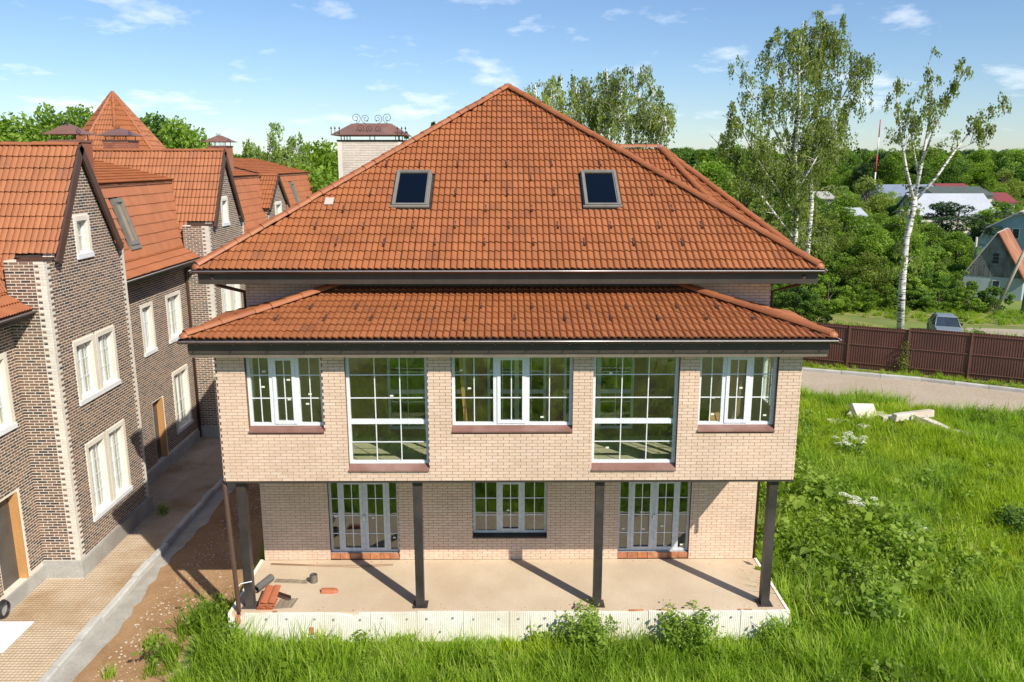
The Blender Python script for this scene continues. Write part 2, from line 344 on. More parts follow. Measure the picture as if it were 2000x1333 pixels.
def window(parent, fr, rect, recess, sashes, hl=(), transom=(), nv=1, fw=.07, mw=.11, mat='white_frame', glassm='window_glass', name='window', munt=True, mun_w=.022, openable=(), stickers=0, depth=.08, sash_top=None):
    u0, u1, v0, v1 = rect; n0, n1 = -recess-depth, -recess; m = MB()
    m.fbox(fr, u0, u0+fw, v0, v1, n0, n1); m.fbox(fr, u1-fw, u1, v0, v1, n0, n1); m.fbox(fr, u0+fw, u1-fw, v0, v0+fw, n0, n1-.002); m.fbox(fr, u0+fw, u1-fw, v1-fw, v1, n0, n1-.002)
    lights = []; xs = [u0+fw] + list(sashes) + [u1-fw]
    for i in range(len(xs)-1):
        a = xs[i] + (mw/2 if i else 0); b = xs[i+1] - (mw/2 if i < len(xs)-2 else 0)
        ys = [v0+fw] + list(transom) + [v1-fw]
        for j in range(len(ys)-1):
            c = ys[j] + (mw/2 if j else 0); d = ys[j+1] - (mw/2 if j < len(ys)-2 else 0); lights.append([a, b, c, d, i])
    for s in sashes: m.fbox(fr, s-mw/2, s+mw/2, v0+fw, v1-fw, n0, n1-.003)
    for s in transom: m.fbox(fr, u0+fw, u1-fw, s-mw/2, s+mw/2, n0+.002, n1-.005)
    for l in lights:
        if l[4] in openable:
            a, b, c, d, _ = l; t = .055
            m.fbox(fr, a-.02, a+t, c-.02, d+.02, n1-.02, n1+.018); m.fbox(fr, b-t, b+.02, c-.02, d+.02, n1-.02, n1+.018)
            m.fbox(fr, a+t, b-t, c-.02, c+t, n1-.02, n1+.016); m.fbox(fr, a+t, b-t, d-t, d+.02, n1-.02, n1+.016)
            l[:4] = [a+t, b-t, c+t, d-t]
    W = m.build(name, mat, parent); nm = n1 - .03
    for a, b, c, d, i in lights:
        MB().fbox(fr, a-.01, b+.01, c-.01, d+.01, nm-.012, nm-.002).build('pane', glassm, W)
        if munt:
            k = nv if np.isscalar(nv) else nv[i]
            for q in range(k):
                x = a + (b-a)*(q+1)/(k+1); MB().fbox(fr, x-mun_w/2, x+mun_w/2, c, d, nm, nm+.012).build('muntin', 'white_frame', W)
            for y in hl:
                if c + .05 < y < d - .05: MB().fbox(fr, a, b, y-mun_w/2, y+mun_w/2, nm+.001, nm+.014).build('muntin', 'white_frame', W)
        for q in range(stickers):
            if random.random() < .62:
                x = random.uniform(a+.06, b-.12); y = random.uniform(c+.05, d-.3); MB().fbox(fr, x, x+.075, y, y+.04, nm+.0, nm+.004).build('sticker', 'sticker', W)
    return W
def sill(parent, fr, u0, u1, v, n_in, n_out=.05, drop=.09, mat='sill_metal'):
    P = lambda a, b, c: fr[0] + fr[1]*a + fr[2]*b + fr[3]*c
    m = MB(); m.hexa([P(u0, v-drop-.03, n_out), P(u1, v-drop-.03, n_out), P(u1, v-drop-.03, n_out-.01), P(u0, v-drop-.03, n_out-.01), P(u0, v-drop, n_out), P(u1, v-drop, n_out), P(u1, v-drop, n_out-.01), P(u0, v-drop, n_out-.01)])
    m.add([P(u0, v-drop, n_out), P(u1, v-drop, n_out), P(u1, v, -n_in), P(u0, v, -n_in), P(u0, v-drop-.02, n_out), P(u1, v-drop-.02, n_out), P(u1, v-.02, -n_in), P(u0, v-.02, -n_in)], [(0, 1, 2, 3), (7, 6, 5, 4), (0, 3, 7, 4), (1, 5, 6, 2)])
    return m.build('sill', mat, parent)
def pixel(px, py, x=None, y=None, z=None):      # a sight line of the survey meets a plane
    fw = V3((-math.sin(YAW)*math.cos(PITCH), math.cos(YAW)*math.cos(PITCH), -math.sin(PITCH))); rt = V3((math.cos(YAW), math.sin(YAW), 0)); up = np.cross(rt, fw)
    d = fw + rt*(px-1000)/FPX - up*(py-666.5)/FPX; t = (x-CAM[0])/d[0] if x is not None else (y-CAM[1])/d[1] if y is not None else (z-CAM[2])/d[2]
    return CAM + d*t
X_, Y_, Z_ = V3((1, 0, 0)), V3((0, 1, 0)), V3((0, 0, 1))
# ================================================================ the beige house
HX = .08; HW = 6.55; YB, YW = 17.5, 20.0; ZT = .75; ZB = 4.03; YBACK = 34.0
house = thing('brick_house', (HX, 24, 0), 'beige brick house with orange hipped tile roof and columned terrace', 'house')
FB = frame((HX, YB, 0), X_, Z_, -Y_); FW = frame((HX, YW, 0), X_, Z_, -Y_)
full = lambda v: (-HW, HW)
bay_ops = [(-5.90, -4.20, 5.32, 6.98), (-3.68, -1.84, 4.40, 6.98), (-1.30, 1.43, 5.32, 6.98), (1.88, 3.82, 4.40, 6.98), (4.27, 6.03, 5.32, 6.98)]
gr_ops = [(-4.79, -2.94, .93, 2.98), (-.97, 1.01, 1.46, 2.98), (2.91, 4.83, .93, 2.98)]
in_ops = [(-3.1, -1.1, 4.45, 6.7), (-.55, .95, 4.45, 6.7), (1.4, 3.2, 4.45, 6.7)]
bay_cut = [(a, b, c-.105, d) for a, b, c, d in bay_ops]; gr_cut = [(gr_ops[0][0], gr_ops[0][1], ZT, 2.98), (-.97, 1.01, 1.46-.06, 2.98), (gr_ops[2][0], gr_ops[2][1], ZT, 2.98)]
bw = wall_panel('bay_wall', FB, ZB, 7.12, full, bay_cut, .22, 'brown_mortar', house)
# a header course of half bricks returns round the corners, so the face bricks stop short of the edge
br = brick_rects(ZB + .006, 7.12, lambda v: (-HW, HW), bay_cut, .0752, .2605, .0092)
brick_field(bw, FB, br, 'beige_brick', .011, 300, lambda a, b, c, d: c*1.0 + abs((a+b)/2)*.02)
gw = wall_panel('front_wall', FW, ZT, 8.55, full, gr_cut + in_ops, .3, 'brown_mortar', house)
brick_field(gw, FW, brick_rects(ZT + .01, ZB-.02, full, gr_cut, .0752, .2605, .0092, .07), 'beige_brick', .011)
brick_field(gw, FW, brick_rects(7.55, 8.55, full, [], .0752, .2605, .0092, .03), 'beige_brick', .011)
for s in (-1, 1):
    FS = frame((HX + s*HW, YW if s > 0 else YBACK, 0), Y_*s, Z_, X_*s)
    sw = wall_panel('side_wall', FS, 0, 8.55, lambda v: (0.3 if s > 0 else 0, 14.0 if s > 0 else 13.7), [], .3, 'brown_mortar', house)
    brick_field(sw, FS, brick_rects(.02, 8.55, lambda v: (0, 14), [], .0752, .2605, .0092), 'beige_brick', .011)
    FBS = frame((HX + s*HW, YB if s > 0 else YW, 0), Y_*s, Z_, X_*s)
    so = [(.42, 2.08, 5.32, 6.98)]
    sw = wall_panel('bay_side_wall', FBS, ZB, 7.12, lambda v: (.22 if s > 0 else 0, 2.5 if s > 0 else 2.28), so, .22, 'brown_mortar', house)
    brick_field(sw, FBS, brick_rects(ZB + .006, 7.12, lambda v: (0, 2.5), so, .0752, .2605, .0092, .03), 'beige_brick', .011)
    window(sw, FBS, (.42, 2.08, 5.32, 6.98), .1, [.95, 1.5], hl=(5.97, 6.51), nv=1, openable=(1,))
# back wall and insides
MB().box(HX-HW+.3, HX+HW-.3, YBACK-.3, YBACK, 0, 8.55).build('back_wall', 'beige_brick', house)
m = MB(); m.box(HX-HW+.22, HX+HW-.22, YB+.22, YW, ZB+.02, ZB+.2); m.box(HX-HW+.3, HX+HW-.3, YW, YBACK-.3, ZB+.03, ZB+.21); m.box(HX-HW+.3, HX+HW-.3, YW+.3, YBACK-.3, ZT-.1, ZT+.1); m.build('inside_floor', 'interior_floor', house)
m = MB(); m.box(HX-HW+.22, HX+HW-.22, YB+.22, YW-.004, 7.02, 7.11); m.box(HX-HW+.3, HX+HW-.3, YW+.3, YBACK-.3, 7.0, 7.2); m.box(HX-HW+.3, HX+HW-.3, YW+.3, YBACK-.3, ZB-.5, ZB-.05); m.build('inside_ceiling', 'interior_ceiling', house)
MB().box(HX-HW, HX+HW, YB, YW-.012, ZB-.05, ZB-.002).build('bay_underside', 'dark_fascia', house)
m = MB(); m.box(HX-HW+.3, HX+HW-.3, 26, 26.2, ZT+.1, ZB-.5); m.box(HX-HW+.3, HX+HW-.3, 27, 27.2, ZB+.21, 7.0); m.box(HX-1.7, HX-1.5, YW+.3, 26, ZT+.1, ZB-.5); m.box(HX+1.6, HX+1.8, YW+.3, 26, ZT+.1, ZB-.5); m.build('inside_wall', 'interior_wall', house)
# inner plaster lining of the bay (shows brown through the glass)
mi = MB(); fi = frame((HX, YW, 0), X_, Z_, -Y_)
wall_panel('inner_lining', frame((HX, YW-.02, 0), X_, Z_, -Y_), ZB+.21, 7.0, lambda v: (-HW+.23, HW-.23), in_ops, .012, 'interior_wall', house)
for (a, b, c, d) in in_ops: window(house, FW, (a, b, c, d), -.05, [(a+b)/2], hl=(5.97, 6.4), transom=(5.45,), mat='foil_frame', name='inner_window', munt=True)
# bay windows
rows = (5.97, 6.51)
W = window(bw, FB, bay_ops[0], .13, [-5.36, -4.79], hl=rows, openable=(1,), stickers=2); sill(W, FB, -5.90, -4.20, 5.325, .13)
W = window(bw, FB, bay_ops[1], .13, [], hl=(4.92, 5.97, 6.51), transom=(5.41,), nv=2, stickers=1); sill(W, FB, -3.68, -1.84, 4.405, .13, drop=.11)
W = window(bw, FB, bay_ops[2], .13, [-.31, .40], hl=rows, openable=(1,), stickers=2); sill(W, FB, -1.30, 1.43, 5.325, .13)
W = window(bw, FB, bay_ops[3], .13, [], hl=(4.92, 5.97, 6.51), transom=(5.41,), nv=2, stickers=2); sill(W, FB, 1.88, 3.82, 4.405, .13, drop=.11)
W = window(bw, FB, bay_ops[4], .13, [4.87, 5.46], hl=rows, openable=(1,), stickers=2); sill(W, FB, 4.27, 6.03, 5.325, .13)
# leaning boards inside
m = MB(); m.hexa([(-.95, 17.95, 5.0), (-.87, 17.95, 5.0), (-.87, 18.0, 5.0), (-.95, 18.0, 5.0), (-1.08, 17.85, 6.9), (-1.0, 17.85, 6.9), (-1.0, 17.9, 6.9), (-1.08, 17.9, 6.9)])
lb = m.build('leaning_plank', 'pine_wood', None, label='narrow yellow plank leaning inside the middle upstairs window', cat='plank')
m = MB(); m.hexa([(4.55, 18.3, 4.25), (5.15, 18.3, 4.25), (5.15, 18.34, 4.25), (4.55, 18.34, 4.25), (5.4, 19.0, 6.75), (5.9, 19.0, 6.75), (5.9, 19.04, 6.75), (5.4, 19.04, 6.75)])
tag(m.build('wooden_boards', 'pine_wood'), 'orange wooden boards leaning inside the rightmost upstairs window', 'boards')
# ground floor doors and window
dh = (1.45, 1.97, 2.45)
def door(op, x):
    W = window(gw, FW, op, .12, x, hl=dh, nv=[0, 1, 1, 0], openable=(1, 2), stickers=1, name='terrace_door', fw=.06, mat='foil_frame')
    MB().fbox(FW, (x[1])-.02, (x[1])+.02, 1.85, 1.99, -.10, -.05).build('handle', 'white_frame', W)
door(gr_ops[0], [-4.50, -3.87, -3.24]); door(gr_ops[2], [3.24, 3.87, 4.50])
W = window(gw, FW, gr_ops[1], .12, [-.28, .36], hl=(1.97, 2.45), stickers=1, openable=(1,), mat='foil_frame'); sill(W, FW, -.97, 1.01, 1.465, .12, .04, .05, 'dark_fascia')
for (a, b, c, d) in (gr_ops[0], gr_ops[2]):
    n = 7; m = MB().fbox(FW, a, b, ZT, c-.002, -.3, -.06).build('door_threshold', 'grey_concrete', gw)
    for i in range(n):
        q = (b-a)/n; MB().fbox(FW, a+i*q+.006, a+(i+1)*q-.006, ZT+.012, c-.012, -.058, random.uniform(-.03, -.004)).build('brick', 'orange_brick', gw)
# steel columns
for x in (-6.16, -2.07, 2.19, 6.24):
    m = MB(); m.box(x-.098, x+.098, 17.62, 17.82, ZT+.012, ZB-.3); c = m.build('column', 'steel_paint', house)
    MB().box(x-.104, x+.104, 17.614, 17.826, ZB-.3, ZB-.052).build('column_head', 'dark_fascia', c)
    MB().box(x-.18, x+.18, 17.55, 17.90, ZT+.002, ZT+.012).build('base_plate', 'steel_paint', c)
# terrace slab and insulation boards
TX0, TX1, TY0 = -6.52, 6.68, 17.42
ter = MB().box(TX0, TX1, TY0, YW-.012, 0, ZT).build('terrace_slab', 'terrace_concrete', house)
nb = 12; bwid = (TX1-TX0)/nb
for i in range(nb):
    a, b = TX0 + i*bwid, TX0 + (i+1)*bwid; top = ZT + random.uniform(-.012, .02); P = [(a+.004, -.05), (b-.004, -.05), (b-.004, top)]
    if i in (0, 2): P += [(a+bwid*.75, top), (a+bwid*.6, top-.03-.02*i), (a+bwid*.3, top-.015), (a+.004, top-(.14 if i == 0 else .01))]
    else: P += [(a+bwid*.5, top-random.uniform(0, .015)), (a+.004, top)]
    m = MB(); m.prism([(x, TY0-.004, z) for x, z in P], (0, -.075 - (.012 if i % 2 else 0), 0)); ob = m.build('insulation_board', 'insulation', house)
    for q in (.22, .78):
        x = a + bwid*q + random.uniform(-.03, .03); z = top - .14 + random.uniform(-.02, .02); MB().tube([(x, TY0-.085, z), (x, TY0-.100, z)], .028, 10).build('washer', 'washer', ob)
    if i % 3 == 1: MB().tube([(a+bwid*.5, TY0-.085, top-.5), (a+bwid*.5, TY0-.1, top-.5)], .028, 10).build('washer', 'washer', ob)
for x, s in ((TX0, -1), (TX1, 1)):
    for k in range(3):
        y0 = TY0 + k*.86; MB().box(min(x, x+s*.07), max(x, x+s*.07), y0-(.07 if k == 0 else -.006), min(y0+.86, YW-.02), 0, ZT + random.uniform(0, .03)).build('insulation_board', 'insulation', house)
for i, (x, z) in enumerate(((-6.35, .62), (-4.62, .33), (-5.5, .725), (3.1, .72), (3.75, .718), (5.7, .72))):
    MB().box(x-.05-(.12 if i > 2 else 0), x+.05+(.12 if i > 2 else 0), TY0-.12 if i < 2 else TY0-.02, TY0+.03 if i > 1 else TY0, z-(.1 if i < 2 else .01), z+(.08 if i < 2 else .045)).build('brick', 'orange_brick', house)

# ---- roofs
SL = .635; cs = 1/math.sqrt(1+SL*SL)
EY0, EZ, EX = 19.15, 8.71, HW + .86       # eave line
ex0, ex1 = HX-EX, HX+EX; run = EX; apex_y = EY0+run; apex_z = EZ + SL*run; YE2 = YBACK + .85; apex2_y = YE2-run
deck = MB(); A, B, Cc, D = (ex0, EY0, EZ), (ex1, EY0, EZ), (ex1, YE2, EZ), (ex0, YE2, EZ); P, Q = (HX, apex_y, apex_z), (HX, max(apex2_y, apex_y+.01), apex_z)
lower = [(p[0], p[1], p[2]-.1) for p in (A, B, Cc, D)]
deck.add([A, B, Cc, D, P, Q] + lower, [(0, 1, 4), (1, 2, 5, 4), (2, 3, 5), (3, 0, 4, 5), (0, 6, 7, 1), (1, 7, 8, 2), (2, 8, 9, 3), (3, 9, 6, 0), (9, 8, 7, 6)])
roof = deck.build('main_roof', 'dark_fascia', house)
slen = run/cs
FR = frame((HX, EY0, EZ+.012), X_, V3((0, cs, SL*cs)), V3((0, -SL*cs, cs)))
hv = lambda y: (y-EY0)/cs
sk = [(-3.02, -2.10, hv(21.22), hv(22.56)), (1.98, 2.90, hv(21.22), hv(22.56))]
tile_slope(roof, FR, slen, lambda v: (-EX*(1-v/slen)-.0, EX*(1-v/slen)+.0), holes=[(a-.02, b+.02, c-.05, d+.05) for a, b, c, d in sk], n_ind=180, u_off=-EX % TW, v_start=-.06)
DL = YE2-EY0
for s in (-1, 1):
    fr = frame((ex1 if s > 0 else ex0, EY0 if s > 0 else YE2, EZ+.012), Y_*s, V3((-s*cs, 0, SL*cs)), V3((s*SL*cs, 0, cs)))
    tile_slope(roof, fr, slen, lambda v: (v*cs, max(DL - v*cs, v*cs+.01)), v_start=-.06)
    ridge_run(roof, (HX + s*(EX-.02), EY0+.02, EZ+.05), (HX, apex_y, apex_z+.05), lift=.035)
tile_slope(roof, frame((HX, YE2, EZ+.012), -X_, V3((0, -cs, SL*cs)), V3((0, SL*cs, cs))), slen, lambda v: (-EX*(1-v/slen), EX*(1-v/slen)))
m = MB(); m.lathe((HX, apex_y+.02, apex_z+.04), [(.17, 0), (.155, .08), (.10, .135), (.0, .15)], 10); m.build('ridge_cap', 'lead', roof)
gutter(roof, (ex0-.05, EY0-.10, EZ-.03), (ex1+.05, EY0-.10, EZ-.03), (0, -1, 0))
for s, x in ((-1, ex0-.08), (1, ex1+.08)): gutter(roof, (x, EY0-.1, EZ-.03), (x, YE2, EZ-.03), (s, 0, 0))
MB().box(ex0+.02, ex1-.02, EY0+.0, EY0+.03, EZ-.36, EZ-.1).build('fascia', 'dark_fascia', roof)
for x in (ex0+.02, ex1-.05): MB().box(x, x+.03, EY0+.03, YE2, EZ-.36, EZ-.1).build('fascia', 'dark_fascia', roof)
MB().box(ex0+.05, ex1-.05, EY0+.03, YE2, EZ-.34, EZ-.31).build('soffit', 'soffit_board', roof)
for (a, b, c, d) in sk:
    m = MB(); t = .05
    for q in ((a, a+t, c, d), (b-t, b, c, d), (a+t, b-t, c, c+t), (a+t, b-t, d-t, d)): m.fbox(FR, *q, -.02, .115)
    k = m.build('skylight', 'skylight_frame', roof)
    m = MB(); i_ = .032
    for q in ((a+t, a+t+i_, c+t, d-t), (b-t-i_, b-t, c+t, d-t), (a+t+i_, b-t-i_, c+t, c+t+i_), (a+t+i_, b-t-i_, d-t-i_, d-t)): m.fbox(FR, *q, -.02, .095)
    m.build('sash', 'skylight_frame', k); MB().fbox(FR, a+t+i_-.01, b-t-i_+.01, c+t+i_-.01, d-t-i_+.01, .05, .062).build('pane', 'dark_glass', k)
    MB().fbox(FR, a+t, b-t, c+t, d-t, -.03, -.015).build('shade', 'iron', k)
    m = MB(); m.fbox(FR, a-.05, b+.05, c-.07, c-.002, .03, .085); m.fbox(FR, a-.03, a-.002, c, d+.03, .01, .06); m.fbox(FR, b+.002, b+.03, c, d+.03, .01, .06); m.build('flashing', 'skylight_frame', k)
sm_ = MB(); sm_.hexa([(-.017, -.09, .045), (.017, -.09, .045), (.017, .22, .045), (-.017, .22, .045), (-.017, -.09, .06), (.017, -.09, .06), (.017, .22, .06), (-.017, .22, .06)]); sm_.hexa([(-.022, -.1, .04), (.022, -.1, .04), (.022, -.085, .04), (-.022, -.085, .04), (-.026, -.1, .125), (.026, -.1, .125), (.026, -.085, .125), (-.026, -.085, .125)])
SNOW = sm_.mesh('snow_stop', 'brown_metal')
stops = [(22.84, (-3.28, -2.36, -1.32, .03, 1.27, 2.61)), (22.25, (-.53, .68)), (21.68, (-3.55, -1.32, .05, 1.28, 3.85)), (21.07, (-4.17, -.51, .67, 4.29)), (20.47, (-4.76, -3.55, -2.32, -1.27, .08, 1.31, 2.64, 3.85, 4.93)), (19.89, (-4.14, -2.98, -1.73, -.52, .68, 1.93, 3.14, 4.34))]
for y, xs in stops:
    for x in xs: link('snow_stop', SNOW, roof, fmat(FR, x-HX, hv(y), .012))
MB().fbox(FR, -4.77, -4.55, hv(21.25), hv(21.5), .05, .09).build('patch_tile', 'pale_patch', roof)
# lower roof over the bay
LY0, LZ, LX = 17.08, 7.47, HW + .46; LS = .238; lrun = YW - LY0; lc = 1/math.sqrt(1+LS*LS); llen = lrun/lc; ltz = LZ + LS*lrun
lx0, lx1 = HX-LX, HX+LX
d2 = MB(); d2.add([(lx0, LY0, LZ), (lx1, LY0, LZ), (lx1, YW-.012, LZ), (lx0, YW-.012, LZ), (HX-LX+lrun, YW-.012, ltz), (HX+LX-lrun, YW-.012, ltz)] + [(lx0, LY0, LZ-.1), (lx1, LY0, LZ-.1), (lx1, YW-.012, LZ-.1), (lx0, YW-.012, LZ-.1)],
      [(0, 1, 5, 4), (1, 2, 5), (3, 0, 4), (2, 3, 4, 5), (0, 6, 7, 1), (1, 7, 8, 2), (3, 9, 6, 0), (9, 8, 7, 6)])
low = d2.build('bay_roof', 'dark_fascia', house)
FL = frame((HX, LY0, LZ+.012), X_, V3((0, lc, LS*lc)), V3((0, -LS*lc, lc)))
tile_slope(low, FL, llen, lambda v: (-LX + max(v, 0)*lc, LX - max(v, 0)*lc), n_ind=120, u_off=-LX % TW, v_start=-.06)
for s in (-1, 1):
    fr = frame((lx1 if s > 0 else lx0, LY0 if s > 0 else YW, LZ+.012), Y_*s, V3((-s*lc, 0, LS*lc)), V3((s*LS*lc, 0, lc)))
    tile_slope(low, fr, llen, (lambda v: (max(v, 0)*lc, lrun-.012)) if s > 0 else (lambda v: (.012, lrun - max(v, 0)*lc)), v_start=-.06)
    ridge_run(low, (HX + s*(LX-.02), LY0+.02, LZ+.05), (HX + s*(LX-lrun), YW-.05, ltz+.05), lift=.035)
MB().box(HX-LX+lrun-.2, HX+LX-lrun+.2, YW-.13, YW-.013, ltz-.03, ltz+.085).build('flashing', 'dark_fascia', low)
gutter(low, (lx0-.06, LY0-.10, LZ-.03), (lx1+.06, LY0-.10, LZ-.03), (0, -1, 0))
for s, x in ((-1, lx0-.08), (1, lx1+.08)): gutter(low, (x, LY0-.1, LZ-.03), (x, YW, LZ-.03), (s, 0, 0))
for i in range(18): x = lx0 + .3 + i*.8; MB().box(x-.012, x+.012, LY0-.175, LY0-.03, LZ-.105, LZ-.098).build('gutter_bracket', 'brown_metal', low) if x < lx1 else None
MB().box(lx0+.05, lx1-.05, LY0+.02, LY0+.05, LZ-.33, LZ-.1).build('fascia', 'dark_fascia', low)
MB().box(lx0+.05, lx1-.05, LY0+.05, YW-.02, LZ-.345, LZ-.331).build('soffit', 'soffit_board', low)
MB().box(lx0+.07, lx1-.07, LY0+.055, LY0+.10, LZ-.43, LZ-.346).build('eave_beam', 'soffit_board', low)
for y, xs in ((18.57, (-4.53, -3.48, -2.54, -1.64, -.57, .62, 1.92, 2.82, 3.99, 4.92)), (17.95, (-5.17, -4.08, -3.04, -1.94, -.9, .2, 1.34, 2.38, 3.45, 4.53, 5.59))):
    for x in xs: link('snow_stop', SNOW, low, fmat(FL, x-HX, (y-LY0)/lc, .012))
# rain pipes
pr = .045
MB().tube([(ex0+.35, EY0-.02, EZ-.16), (ex0+.4, EY0+.15, EZ-.4), (HX-HW-.07, YW+.1, 8.02), (HX-HW-.07, YW+.1, 7.4)], pr, 10).build('downpipe', 'brown_metal', house)
MB().tube([(ex1-.35, EY0-.02, EZ-.16), (ex1-.4, EY0+.15, EZ-.4), (HX+HW+.07, YW+.1, 8.02), (HX+HW+.07, YW+.1, 0)], pr, 10).build('downpipe', 'brown_metal', house)
MB().tube([(-6.52, 17.62, ZB-.01), (-6.50, 17.58, ZB-.15), (-6.36, 17.45, .9), (-6.36, 17.44, .7)], pr*1.15, 10).build('downpipe', 'brown_metal', house)
MB().tube([(lx1-.1, LY0+.3, LZ-.3), (HX+HW+.07, YB+.6, 6.85), (HX+HW+.07, YB+.6, 3.75)], pr, 10).build('downpipe', 'brown_metal', house)
# chimney with iron-crested cap
cx0, cx1, cy0, cy1, cz0, cz1 = -5.43, -3.37, 27.0, 28.2, 9.4, 11.86
ch = MB().box(cx0, cx1, cy0, cy1, cz0, cz1).build('chimney', 'cream_mortar', house)
Fc = frame((0, cy0, 0), X_, Z_, -Y_); brick_field(ch, Fc, brick_rects(cz0, cz1-.05, lambda v: (cx0+.14, cx1-.14), [], .077, .262, .012), 'chimney_brick', .01, 0)
Fc2 = frame((cx1, cy0, 0), Y_, Z_, X_); brick_field(ch, Fc2, brick_rects(cz0, cz1-.05, lambda v: (.02, cy1-cy0-.02), [], .077, .262, .012), 'chimney_brick', .01, 0)
m = MB(); m.box(cx0-.012, cx0+.13, cy0-.014, cy0+.2, cz0, cz1-.02); m.box(cx1-.13, cx1+.012, cy0-.014, cy0+.2, cz0, cz1-.02); m.build('chimney_corner', 'white_quoin', ch)
MB().box(cx0-.03, cx1+.03, cy0-.03, cy1+.03, cz1-.02, cz1+.03).build('chimney_flashing', 'iron', ch)
m = MB(); zb = cz1+.20; zt = zb+.36; o = .16
m.add([(cx0-o, cy0-o, zb), (cx1+o, cy0-o, zb), (cx1+o, cy1+o, zb), (cx0-o, cy1+o, zb), (cx0+.38, cy0+.5, zt), (cx1-.38, cy0+.5, zt), (cx1-.38, cy1-.5, zt), (cx0+.38, cy1-.5, zt)], [(0, 1, 5, 4), (1, 2, 6, 5), (2, 3, 7, 6), (3, 0, 4, 7), (4, 5, 6, 7), (3, 2, 1, 0)])
m.box(cx0-o-.02, cx1+o+.02, cy0-o-.02, cy1+o+.02, zb-.03, zb-.002); cap = m.build('chimney_cap', 'cap_metal', ch)
m = MB()
for x in (cx0+.1, cx0+.2, (cx0+cx1)/2, cx1-.1, cx1-.2):
    for y in (cy0+.1, cy1-.1): m.box(x-.012, x+.012, y-.012, y+.012, cz1, zb-.03)
m.build('cap_legs', 'iron', ch)
def scroll(c, r, a0, turns, sgn=1, n=26, plane='xz'):
    pts = []
    for i in range(n):
        t = i/(n-1); rr = r*(1-.82*t); a = a0 + sgn*2*math.pi*turns*t; pts.append((c[0] + rr*math.cos(a), c[1], c[2] + rr*math.sin(a)))
    return pts
m = MB(); xm = (cx0+cx1)/2; yc = (cy0+cy1)/2
for dx, r, sg in ((-.52, .17, 1), (-.2, .15, -1), (.2, .15, 1), (.52, .17, -1)):
    m.tube(scroll((xm+dx, yc, zt+r+.01), r, -math.pi/2, 1.6, sg), .008, 5)
for dx in (-.5, -.15, .15, .5): m.lathe((xm+dx, yc, zt+.06), [(0, 0), (.025, .03), (0, .07)], 5)
m.tube([(cx0+.45, yc, zt), (cx1-.45, yc, zt)], .012, 5); m.build('iron_crest', 'iron', cap)
m = MB()
for dx, r, sg in ((-.28, .14, 1), (.02, .12, -1), (.28, .11, 1)): m.tube(scroll((xm+dx, cy0-.02, zb+.1+r*.6), r, -math.pi/2, 1.5, sg), .008, 5)
for x in (cx0-o, cx0-o+.12, cx1+o, cx1+o-.12, cx0+.1, cx1-.1): m.tube([(x, cy0-o, zb-.02), (x, cy0-o, zb+.2)], .011, 5); m.lathe((x, cy0-o, zb+.14), [(0, 0), (.03, .04), (0, .11)], 5)
m.build('iron_scroll', 'iron', cap)
# rear wing roof at the right
WP = V3((5.25, 28.3, 11.60)); WA = V3((7.30, 23.85, EZ)); WBp = V3((8.5, 24.3, EZ)); WC = V3((8.5, 32.6, EZ)); WL = V3((1.0, 28.3, 11.60)); WL0 = V3((1.0, 23.85, EZ)); WLb = V3((1.0, 32.75, EZ))
m = MB(); m.add([WP, WA, WBp, WC, WL, WL0, WLb], [(5, 1, 0, 4), (1, 2, 0), (2, 3, 0), (4, 0, 3, 6), (5, 6, 3, 2, 1)]); wing = m.build('wing_roof', 'tile_dull', house)
sw_ = WP[1]-WA[1]; hh = WP[2]-EZ; L_ = math.hypot(sw_, hh)
fr = frame((0, WA[1], EZ+.012), X_, V3((0, sw_/L_, hh/L_)), V3((0, -hh/L_, sw_/L_)))
tile_slope(wing, fr, L_, lambda v: (1.0 + v/L_*3.0, WA[0] + (WP[0]-WA[0])*max(v, 0)/L_))
e = WBp-WA; e_len = np.linalg.norm(e); eu = e/e_len; nrm = np.cross(e, WP-WA); nrm /= np.linalg.norm(nrm); sv = np.cross(nrm, eu); hgt = (WP-WA)@sv; pu = (WP-WA)@eu
tile_slope(wing, (WA + nrm*.012, eu, sv, nrm), hgt, lambda v: (pu*max(v, 0)/hgt, e_len + (pu-e_len)*max(v, 0)/hgt))
e = WC-WBp; e_len2 = np.linalg.norm(e); eu = e/e_len2; nrm = np.cross(e, WP-WBp); nrm /= np.linalg.norm(nrm); sv = np.cross(nrm, eu); hgt2 = (WP-WBp)@sv; pu2 = (WP-WBp)@eu
tile_slope(wing, (WBp + nrm*.012, eu, sv, nrm), hgt2, lambda v: (pu2*max(v, 0)/hgt2, e_len2 + (pu2-e_len2)*max(v, 0)/hgt2))
for q in (WA, WBp, WC): ridge_run(wing, tuple(q + V3((0, 0, .05))), tuple(WP + V3((0, 0, .05))), lift=.03)
ridge_run(wing, tuple(WL + V3((2.4, 0, .05))), tuple(WP + V3((0, 0, .05))), lift=.03, cap=False)
MB().lathe((WP[0], WP[1], WP[2]+.04), [(.17, 0), (.15, .08), (.09, .12), (0, .13)], 10).build('ridge_cap', 'lead', wing)
m = MB(); m.prism([(HX+HW+.02, 24.6, 0), (8.1, 24.9, 0), (8.1, 32.2, 0), (HX+HW+.02, 32.2, 0)], (0, 0, EZ-.05)); m.build('wing_wall', 'beige_brick', house)
